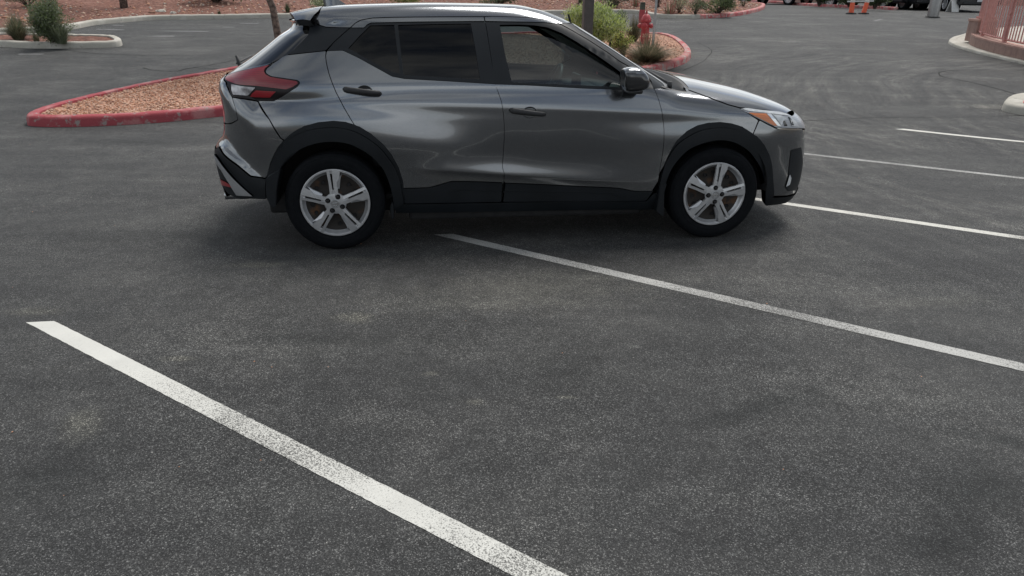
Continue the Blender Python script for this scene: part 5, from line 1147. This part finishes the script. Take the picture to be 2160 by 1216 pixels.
# --- front: bumper, lamps, grille
XB = 2.5; fro = cyl(XB, 1)
def FI_(px): return cyl_inv(hit(px), XB, 1)
hlp = FI_(c4((790, 180), (830, 170), (950, 186), (1080, 196), (1150, 216), (1180, 232)))
_n = np.array([[3.20, -.655], [3.235, -.62], [3.27, -.57], [3.29, -.51], [3.305, -.45], [3.317, -.375], [3.325, -.3], [3.33, -.15], [3.33, 0]]); _P, _h = run(PROJ['top'], _n); NQ = cyl_inv(_P, XB, 1)-np.array([0, .004]); NQ = NQ[NQ[:, 0].argsort()]
zq = lambda t: float(np.interp(t, NQ[:, 0], NQ[:, 1]))
print('nose', np.round(NQ, 3).tolist())
hlp = np.vstack([hlp, [q for q in NQ[::-1] if .54 < q[0] < .70], [[.52, zq(.52)], [.495, .77], [.53, .722]], FI_(c4((1252, 325), (1160, 326), (1060, 320), (1000, 290), (900, 240)))])
M_HLB = lens('headlamp_bowl', (.46, .48, .51))
for mir in (False, True):
    P = Patch(); P.add(fro, [hlp], mirror=mir, rr=.004, step=(.03, .02), rstep=.01, off=.001); h_ = P.build('headlight', M_HLB, car)
    for nm, pts, m in (('amber_lens', c4((850, 208), (985, 216), (1030, 262), (1070, 305), (1048, 308), (960, 262)), M_AMB), ('chrome_strip', c4((985, 214), (1015, 214), (1100, 312), (1072, 308)), M_CHROME), ('top_strip', c4((800, 180), (850, 176), (1000, 196), (1130, 216), (1160, 232), (990, 212), (850, 196)), M_LAMP),
                       ('inner_bezel', c4((1112, 268), (1128, 270), (1146, 308), (1124, 310)), M_BGL), ('inner_reflector', c4((1030, 222), (1100, 230), (1150, 262), (1120, 262), (1100, 305), (1060, 250)), M_LAMP), ('slit', c4((1150, 240), (1166, 244), (1196, 305), (1176, 300)), M_BGL), ('clear_lens', c4((1160, 240), (1200, 265), (1235, 315), (1180, 310)), M_LAMP), ('lower_strip', c4((1060, 322), (1160, 328), (1255, 328), (1256, 338), (1160, 340), (1085, 334)), M_CHROME)):
        q = Patch(); q.add(fro, [FI_(pts)], off=.004, mirror=mir, rr=.003, flange=.003, step=(.02, .015), gap=0); q.build(nm, m, h_)
fb_n = np.vstack([FI_(c2((1762, 790), (1744, 832), (1718, 890))), FI_(arch_f[10:]), FI_(c4((1042, 836), (1150, 833), (1205, 812), (1240, 782)))])
top_n = np.vstack([FI_(c4((940, 262), (1000, 294), (1062, 324), (1160, 332), (1252, 332)))+np.array([0, -.004])])
print('fb', np.round(fb_n, 3).tolist(), np.round(top_n, 3).tolist())
thm = top_n[-1, 0]
near = np.vstack([([[.53, .716], [.485, .77], [.508, zq(.508)-.003]]+[[q[0], q[1]] for q in NQ[::-1] if .02 < q[0] < .49]+[[0, zq(0)]])[::-1], top_n[::-1], fb_n, [[.45, .27], [0, .265]]])
full = np.vstack([near, (near[1:-1]*np.array([-1, 1]))[::-1]])
# openings: grille and corner vents
gr = np.array([[.0, .775], [.34, .77], [.43, .74], [.36, .56], [.26, .50], [0, .49], [-.26, .50], [-.36, .56], [-.43, .74], [-.34, .77]])
P = Patch(); P.add(fro, [full, gr], step=(.04, .025), rstep=.015, rr=.005); fbm = P.build('front_bumper', M_PAINT, car)
P = Patch(); P.add(fro, [gr], step=(.05, .03), rstep=.02, rr=.005, off=-.03, flange=0, gap=-.01); grl = P.build('grille', M_TRIM, fbm)
for k in range(5):
    z = .53+k*.055; w = .26+k*.030; bar = np.array([[-w, z], [w, z], [w, z+.012], [-w, z+.012]]); P = Patch(); P.add(fro, [bar], off=-.012, flange=.015, gap=0, rr=0); P.build('grille_bar', M_CHROME if k == 4 else M_TRIM, grl)
for mir in (False, True):
    v_ = FI_(c4((1175, 490), (1250, 470), (1262, 600), (1245, 700), (1215, 790), (1150, 800), (1128, 770), (1150, 700), (1160, 600))); P = Patch(); P.add(fro, [v_], off=.003, mirror=mir, rr=.005, step=(.02, .02), flange=.006, gap=0); vv = P.build('corner_vent', M_GLOSS, fbm)
    v_ = FI_(c4((1160, 672), (1172, 700), (1160, 750), (1132, 765), (1140, 740), (1152, 700))); P = Patch(); P.add(fro, [v_], off=.008, mirror=mir, rr=.003, flange=.004, gap=0); P.build('fog_light', M_LAMP, vv)
lip_n = np.vstack([FI_(c4((975, 850), (1040, 845), (1150, 838), (1210, 815), (1246, 778), (1242, 800), (1215, 845), (1130, 888), (1040, 902), (980, 908)))])
near = np.vstack([lip_n[:5], [[.4, .262], [0, .258]]]); nearb = np.vstack([[[0, .21], [.4, .212]], lip_n[5:]])
full = np.vstack([near, (near[:-1]*np.array([-1, 1]))[::-1], (nearb[1:]*np.array([-1, 1]))[::-1], nearb])
P = Patch(); P.add(fro, [full], step=(.04, .02), rstep=.015, rr=.003, off=.006, flange=.05); P.build('front_lip', M_CLAD, car)
bm = bmesh.new(); add_box(bm, (3.478, 0, .43), (.01, .31, .15), .003); bm_obj('licence_plate', bm, M_PLATE, fbm)

# --- wheel-arch cladding and sills
arch_r_line = c3((384, 735), (400, 690), (445, 600), (500, 520), (560, 480), (640, 450), (715, 437), (790, 433), (870, 442), (950, 470), (1020, 512), (1080, 560), (1130, 620), (1170, 680), (1200, 760), (1215, 850))
arch_r_in = c3((470, 690), (500, 650), (545, 603), (600, 560), (700, 527), (800, 520), (880, 531), (950, 560), (1020, 605), (1080, 665), (1112, 720), (1135, 780), (1150, 840), (1160, 900))
arch_f_line = c4((168, 790), (195, 690), (230, 580), (300, 465), (380, 400), (500, 340), (640, 322), (720, 328), (800, 350), (875, 400), (940, 470), (980, 530), (1010, 600), (1030, 680), (1040, 760))
arch_f_in = c4((225, 755), (245, 690), (285, 610), (350, 530), (410, 480), (480, 448), (560, 425), (640, 415), (730, 428), (800, 460), (860, 505), (905, 565), (940, 625), (960, 690), (975, 780), (975, 900))
def catp(P, n=4): return [tuple(p) for p in catmull(P, n)]
for mir in (False, True):
    for nm, o_, l_, i_, tail_o, tail_i in (('rear_arch_cladding', arch_r, arch_r_line, arch_r_in, c3((1224, 893)), c3((1163, 935))), ('front_arch_cladding', arch_f, arch_f_line, arch_f_in, c4((1042, 833)), [])):
        P = Patch(); P.add(side, [S(catp(o_)+tail_o+catp(l_)[::-1])], off=.002, mirror=mir, rr=0, gap=.001, step=(.02, .02), flange=.01)
        P.add(side, [S(catp(l_)+tail_o+tail_i+catp(i_)[::-1])], off=.010, mirror=mir, rr=0, gap=.001, step=(.02, .02), flange=.05, dome=.006)
        P.build(nm, M_CLAD, car)
    for nm, lp3 in (('rear_door_cladding', sill_top_r[::-1]+c5((835, 160), (828, 300), (500, 306), (115, 312))), ('front_door_cladding', sill_top_f[::-1]+c5((1940, 225), (1925, 245), (1900, 280), (1880, 292), (1400, 297), (838, 300)))):
        P = Patch(); P.add(side, [S(lp3)], off=.006, mirror=mir, rr=.002, gap=.002, step=(.03, .02), flange=.02, dome=.004); dc = P.build(nm, M_CLAD, doors['r' if nm[0] == 'r' else 'f', mir])
    rib1 = S(c5((430, 228), (480, 212), (828, 220), (828, 226), (480, 219), (445, 232))); rib2 = S(c5((838, 220), (1400, 230), (1620, 236), (1740, 262), (1720, 266), (1610, 243), (1400, 237), (838, 227)))
    for rb_, dd in ((rib1, 'r'), (rib2, 'f')): P = Patch(); P.add(side, [rb_], off=.012, mirror=mir, rr=0, gap=0, flange=.008); P.build('cladding_rib', M_CLAD, doors[dd, mir])
    sl_ = S(c5((42, 318), (850, 306), (1895, 296), (1945, 240), (1975, 232), (1960, 360), (1600, 362), (820, 375), (50, 385)))
    P = Patch(); P.add(side, [sl_], off=-.003, mirror=mir, rr=.003, step=(.04, .03), flange=.03); P.build('sill', M_CLAD, car)
# mud flaps
def slab(pts, y0, y1, name, m, parent, mir):
    P3 = hit(pts, plane=-.86)[:, [0, 2]]; bm = bmesh.new(); sg_ = -1 if not mir else 1
    A_ = [bm.verts.new((p[0], sg_*y0, p[1])) for p in P3]; B_ = [bm.verts.new((p[0], sg_*y1, p[1])) for p in P3]; n = len(A_)
    bm.faces.new(A_); bm.faces.new(B_[::-1])
    for i in range(n): bm.faces.new((A_[i], A_[(i+1) % n], B_[(i+1) % n], B_[i]))
    bmesh.ops.recalc_face_normals(bm, faces=bm.faces); bmesh.ops.bevel(bm, geom=list(bm.edges), offset=.004, segments=2, affect='EDGES'); return bm_obj(name, bm, m, parent, smooth=True, angle=40)
for mir in (False, True):
    slab(c3((385, 738), (470, 685), (455, 760), (448, 820), (446, 905), (430, 922), (408, 905), (384, 850), (380, 790)), .885, .70, 'mud_flap', M_CLAD, car, mir)
    slab(c3((1148, 880), (1160, 905), (1162, 985), (1148, 992), (1138, 930)), .875, .70, 'mud_flap', M_CLAD, car, mir)
    slab(c4((178, 745), (232, 740), (212, 800), (208, 978), (195, 982), (150, 945), (165, 850)), .885, .70, 'mud_flap', M_CLAD, car, mir)

# --- mirror
def mk_mirror(mir):
    c = hit([(1336, 168)], plane=-.96)[0]; sc_ = np.array([.086, .08, .076]); bm = bmesh.new(); bmesh.ops.create_uvsphere(bm, u_segments=36, v_segments=24, radius=1)
    for v in bm.verts:
        p = np.array(v.co[:]); p = np.sign(p)*np.abs(p)**.62; x, y, z = p
        x2 = x*(1 if x < 0 else 1.12-.30*max(0, z)-.05*z); 
        if x < -.75: x2 = -.75-(abs(x)-.75)*.3
        v.co = Vector((c[0]+x2*sc_[0]+.012*(-z), c[1]+y*sc_[1], c[2]+z*sc_[2]*(1-.12*(x > 0)*x)+.006*x))
    if mir: [setattr(v, 'co', Vector((v.co.x, -v.co.y, v.co.z))) for v in bm.verts]
    bmesh.ops.recalc_face_normals(bm, faces=bm.faces)
    for f in bm.faces:
        f.material_index = 1 if f.calc_center_median().z < c[2]+.045 else 0
    o = bm_obj('side_mirror', bm, [M_PAINT, M_TLB2], car, smooth=True)
    s_ = 1 if mir else -1
    bm = bmesh.new(); add_box(bm, (c[0]+.03, s_*.87, c[2]-.078), (.10, .14, .035), .012); bm_obj('mirror_stalk', bm, M_TRIM, o, angle=40)
    bm = bmesh.new(); add_box(bm, (c[0]-.070, s_*.965, c[2]), (.004, .11, .09), .002); bm_obj('mirror_glass', bm, M_CHROME, o)
M_TLB2 = var_mat('mirror_shell_black', (.012, .013, .015), (.018, .019, .021), 10, rough=.18, coat=.8)
mk_mirror(False); mk_mirror(True)

# --- wheels
M_STEELW = None
def rusty():
    m, N, L, b = new_mat('rusty_steel_wheel'); tc = N.new('ShaderNodeTexCoord').outputs['Object']
    n = N.new('ShaderNodeTexNoise'); n.inputs['Scale'].default_value = 13; n.inputs['Detail'].default_value = 6; L.new(tc, n.inputs['Vector'])
    f = math_node(N, L, 'MULTIPLY_ADD', math_node(N, L, 'SUBTRACT', n.outputs['Fac'],   .60), 7.0, .3, clamp=True)
    L.new(mix_node(N, L, f, (.028, .024, .021), (.10, .050, .024)), b.inputs['Base Color']); pset(b, rough=.7, metal=.3); return m
M_RUST = rusty()
def wheel(x, sgn, rot, lug0):
    """outer face looks along sgn*y"""
    M = Matrix.Translation((x, sgn*.865, .326)) @ Matrix.Rotation(R(90)*(-sgn), 4, 'X')
    # local: z = outwards, in-plane x/y ; flip so angles read as in the photo for the near side
    if sgn < 0: M = Matrix.Translation((x, -.865, .326)) @ Matrix(((1, 0, 0, 0), (0, 0, -1, 0), (0, 1, 0, 0), (0, 0, 0, 1)))
    else: M = Matrix.Translation((x, .865, .326)) @ Matrix(((-1, 0, 0, 0), (0, 0, 1, 0), (0, 1, 0, 0), (0, 0, 0, 1)))
    bm = bmesh.new(); pr = [(.214, -.19), (.232, -.200), (.270, -.207), (.300, -.204), (.316, -.194), (.3235, -.178), (.326, -.150), (.3265, -.128)]
    for z in (-.148, -.112, -.076, -.048): pr += [(.3265, z-.0), (.319, z+.003), (.319, z+.008), (.3265, z+.011)]
    pr = sorted([p for p in pr if p[1] > -.13], key=lambda p: p[1]); pr0 = [(.214, -.19), (.232, -.200), (.270, -.207), (.300, -.204), (.316, -.194), (.3235, -.178), (.326, -.150), (.3265, -.131)]
    pr = pr0+pr+[(.3262, -.034), (.3235, -.020), (.3205, -.0175), (.316, -.010), (.306, -.003), (.3045, -.0045), (.300, -.0015), (.285, .001), (.268, .001), (.262, -.0005), (.260, .0008), (.247, -.001), (.236, -.005), (.229, -.012), (.218, -.014)]
    add_lathe(bm, pr, 96, M); 
    dsk = bmesh.new(); add_lathe(dsk, [(.222, -.19), (.200, -.17), (.196, -.04), (.190, -.030), (.150, -.045), (.10, -.040), (.07, -.028), (0, -.028)], 64, M)
    wh = bm_obj('wheel', dsk, M_RUST, car, smooth=True, angle=35)
    bm_obj('tyre', bm, M_TYR, wh, smooth=True, angle=28)
    bm = bmesh.new()
    for k in range(16):
        if k % 4 == 3: continue
        a = 2*math.pi*k/16+.1; add_lathe(bm, [(.013, -.030), (.013, -.0365), (0, -.0365)], 12, M @ Matrix.Translation((.150*math.cos(a), .150*math.sin(a), -.004)))
    bm_obj('vent_holes', bm, M_DARKIN, wh)
    # wheel cover: rim ring + five twin spokes
    bm = bmesh.new(); add_lathe(bm, [(.2265, -.013), (.2265, -.001), (.2235, .0015), (.214, .001), (.210, -.003), (.205, -.014), (.197, -.024), (.192, -.030)], 96, M)
    def blade(th, pts):      # pts: (r, angular offset deg, z top) outline; extruded down
        top = []; bot = []
        for r_, a, z in pts:
            an = R(th+a); top.append(bm.verts.new(M @ Vector((r_*math.cos(an), r_*math.sin(an), z)))); an2 = an; bot.append(bm.verts.new(M @ Vector((r_*math.cos(an2), r_*math.sin(an2), z-.020))))
        bm.faces.new(top); n = len(top)
        for i in range(n): bm.faces.new((top[i], top[(i+1) % n], bot[(i+1) % n], bot[i]))
    for k in range(5):
        th = rot+72*k
        # broad blade (clockwise side), in two facets
        A0, A1, A2 = (.045, -6, .012), (.135, -2.3, .008), (.222, -2.0, .0025)
        B2, B1, B15, B0 = (.222, -15.5, .0025), (.176, -16.5, .003), (.142, -12.0, .0055), (.058, -30, .010)
        blade(th, [A0, A1, A2, B2, B1, B15, B0])
        blade(th, [(.045, 6, .011), (.058, 26, .006), (.145, 9.5, .002), (.222, 7.2, .0015), (.222, 2.2, .002), (.135, 2.6, .006)])
        # web between the blades outside and inside the slot
        blade(th, [(.196, -2.2, -.004), (.196, 2.4, -.004), (.223, 2.4, -.002), (.223, -2.2, -.002)]); blade(th, [(.04, -12, .006), (.04, 12, .006), (.092, 4, .004), (.092, -4, .004)])
        blade(th, [(.096, -16.5, -.004), (.142, -12.0, -.002), (.176, -16.5, -.003), (.206, -19.5, -.010), (.165, -19.0, -.013), (.10, -23, -.012)])   # bevelled shoulder
    add_lathe(bm, [(.072, .0), (.066, .0085), (.045, .0125), (.030, .0125)], 40, M)
    rim = bm_obj('wheel_cover', bm, M_ALLOY, wh, angle=28)
    bm = bmesh.new()
    add_lathe(bm, [(.031, .0115), (.030, .0155), (.0275, .0165), (.0262, .0135), (0, .0135)], 32, M); lg = bm_obj('centre_cap', bm, M_SILV, wh, angle=30)
    bm = bmesh.new(); add_lathe(bm, [(.0215, .0135), (.021, .0158), (.0175, .0158), (.017, .0135)], 28, M)
    vs_ = [(-.023, -.0035), (.023, -.0035), (.023, .0035), (-.023, .0035)]; c_, s__ = math.cos(R(rot-90)), math.sin(R(rot-90)); T_ = [bm.verts.new(M @ Vector((x_*c_-y_*s__, x_*s__+y_*c_, .0168))) for x_, y_ in vs_]; Bq = [bm.verts.new(M @ Vector((x_*c_-y_*s__, x_*s__+y_*c_, .0134))) for x_, y_ in vs_]
    bm.faces.new(T_)
    for i in range(4): bm.faces.new((T_[i], T_[(i+1) % 4], Bq[(i+1) % 4], Bq[i]))
    bm_obj('emblem', bm, M_CHROME, wh, angle=30)
    for k in range(4):
        a = R(lug0+90*k); T = M @ Matrix.Translation((.050*math.cos(a), .050*math.sin(a), 0)); bm = bmesh.new(); add_lathe(bm, [(.017, .006), (.017, .0135), (.0165, .015)], 20, T); add_lathe(bm, [(.0165, .015), (.012, .0125), (.0105, .020), (.007, .024), (0, .0245)], 6 if False else 12, T); bm_obj('lug_nut', bm, M_LUG, wh, angle=40)
    a = R(rot-72*1-62); bm = bmesh.new(); add_tube(bm, [tuple(M @ Vector((.188*math.cos(a), .188*math.sin(a), -.03))), tuple(M @ Vector((.172*math.cos(a), .172*math.sin(a), .0)))], .006, 8); bm_obj('valve', bm, M_DARKIN, wh)
M_LUG = var_mat('black_lug_nut', (.010, .010, .011), (.02, .02, .021), 80, rough=.25, metal=.5, coat=.5)
wheel(0, -1, 93.6, 65); wheel(2.62, -1, 85, 93); wheel(0, 1, 70, 40); wheel(2.62, 1, 20, 10)

# --- wheel wells, underbody, inner structure
for xw in (0, 2.62):
    for sg_ in (-1, 1):
        bm = bmesh.new(); n = 20; a0 = [R(-2+(184)*k/n) for k in range(n+1)]
        A_ = [bm.verts.new((xw+.395*math.cos(a), sg_*.845, .345+.395*math.sin(a))) for a in a0]; B_ = [bm.verts.new((xw+.395*math.cos(a), sg_*.52, .345+.395*math.sin(a))) for a in a0]
        for i in range(n): bm.faces.new((A_[i], A_[i+1], B_[i+1], B_[i]))
        bm.faces.new(B_)
        bm_obj('wheel_well', bm, M_DARKIN, car, smooth=True)
bm = bmesh.new(); add_box(bm, (1.31, 0, .25), (3.6, 1.05, .16), .02); add_box(bm, (1.30, 0, .245), (1.65, 1.52, .16), .02); add_box(bm, (-.55, 0, .36), (.32, 1.1, .16), .03); add_box(bm, (3.1, 0, .36), (.4, 1.1, .2), .03); add_box(bm, (2.9, 0, .6), (.5, 1.1, .4), .05); bm_obj('underbody', bm, M_DARKIN, car)
bm = bmesh.new(); add_box(bm, (1.1, 0, .33), (2.3, 1.45, .03)); add_box(bm, (2.13, 0, .62), (.04, 1.45, .6)); add_box(bm, (-.15, 0, .70), (.9, 1.05, .03)); floor_ = bm_obj('cabin_floor', bm, M_DARKIN, car)
for mir in (False, True):
    P = Patch(); inner = [np.array([(.40, .34), (1.06, .32), (1.06, 1.05), (.55, 1.08), (.18, 1.16), (.10, 1.05), (.42, .80)])]; P.add(side, inner, off=-.06, inv=True, mirror=mir, flange=0, step=(.06, .06), rr=0, rstep=.05); P.build('inner_trim', M_DARKIN, doors['r', mir])
    P = Patch(); inner = [np.array([(1.10, .32), (2.10, .32), (2.14, 1.0), (2.05, 1.02), (1.10, 1.05)])]; P.add(side, inner, off=-.06, inv=True, mirror=mir, flange=0, step=(.06, .06), rr=0, rstep=.05); P.build('inner_trim', M_DARKIN, doors['f', mir])
    P = Patch(); P.add(side, [np.array([(-.5, .75), (.05, .78), (.05, 1.2), (.2, 1.38), (-.1, 1.38), (-.45, 1.15)])], off=-.05, inv=True, mirror=mir, flange=0, step=(.06, .06), rr=0, rstep=.05); P.build('cargo_trim', M_DARKIN, car)
# dashboard, wheel, seats
bm = bmesh.new(); add_box(bm, (1.98, 0, .86), (.36, 1.36, .26), .06, seg=4); add_box(bm, (2.10, 0, .93), (.42, 1.36, .14), .04, seg=3); add_box(bm, (1.80, .37, .93), (.16, .34, .12), .04, seg=3); add_box(bm, (1.78, 0, 1.0), (.03, .22, .14), .01); add_box(bm, (1.6, 0, .58), (.7, .22, .28), .04); dash = bm_obj('dashboard', bm, M_DASH, car, angle=40)
bm = bmesh.new(); Ms = Matrix.Translation((1.66, .37, .94)) @ Matrix.Rotation(R(-66), 4, 'Y'); n = 36; rings = []
add_tube(bm, [Ms @ Vector((.175*math.cos(2*math.pi*k/n), .175*math.sin(2*math.pi*k/n), 0)) for k in range(n+1)], .015, 8, caps=False)
for a in (0, 180, 270): add_tube(bm, [Ms @ Vector((0, 0, 0)), Ms @ Vector((.17*math.cos(R(a+90)), .17*math.sin(R(a+90)), 0))], .016, 6)
add_tube(bm, [Ms @ Vector((0, 0, -.14)), Ms @ Vector((0, 0, .02))], [.04, .05], 14); bm_obj('steering_wheel', bm, M_WHEELG, car, smooth=True)
def seat(x, y, w=.50, rear=False):
    bm = bmesh.new(); add_box(bm, (x+.02, y, .58), (.52, w, .16), .05, seg=4)
    st = bm_obj('rear_seat' if rear else 'front_seat', bm, M_CLOTH, car, angle=50)
    bm = bmesh.new(); add_box(bm, (x-.27, y, .89), (.14, w*.96, .62), .055, Matrix.Rotation(-.22, 3, 'Y'), seg=4, taper=.86); bm_obj('backrest', bm, M_CLOTH, st, angle=50)
    for yy in ([y] if not rear else [y-.38, y, y+.38]):
        bm = bmesh.new(); add_box(bm, (x-.37, yy, 1.26), (.10, .25, .15), .04, Matrix.Rotation(-.15, 3, 'Y'), seg=4); add_box(bm, (x-.355, yy, 1.18), (.015, .12, .10)); bm_obj('headrest', bm, M_CLOTH, st, angle=50)
seat(1.28, -.36); seat(1.28, .36); seat(.48, 0, 1.25, True)
bm = bmesh.new(); add_box(bm, (1.70, 0, 1.40), (.04, .22, .065), .015); add_tube(bm, [(1.72, 0, 1.42), (1.70, 0, 1.49)], .008, 6); bm_obj('rear_view_mirror', bm, M_DARKIN, car)
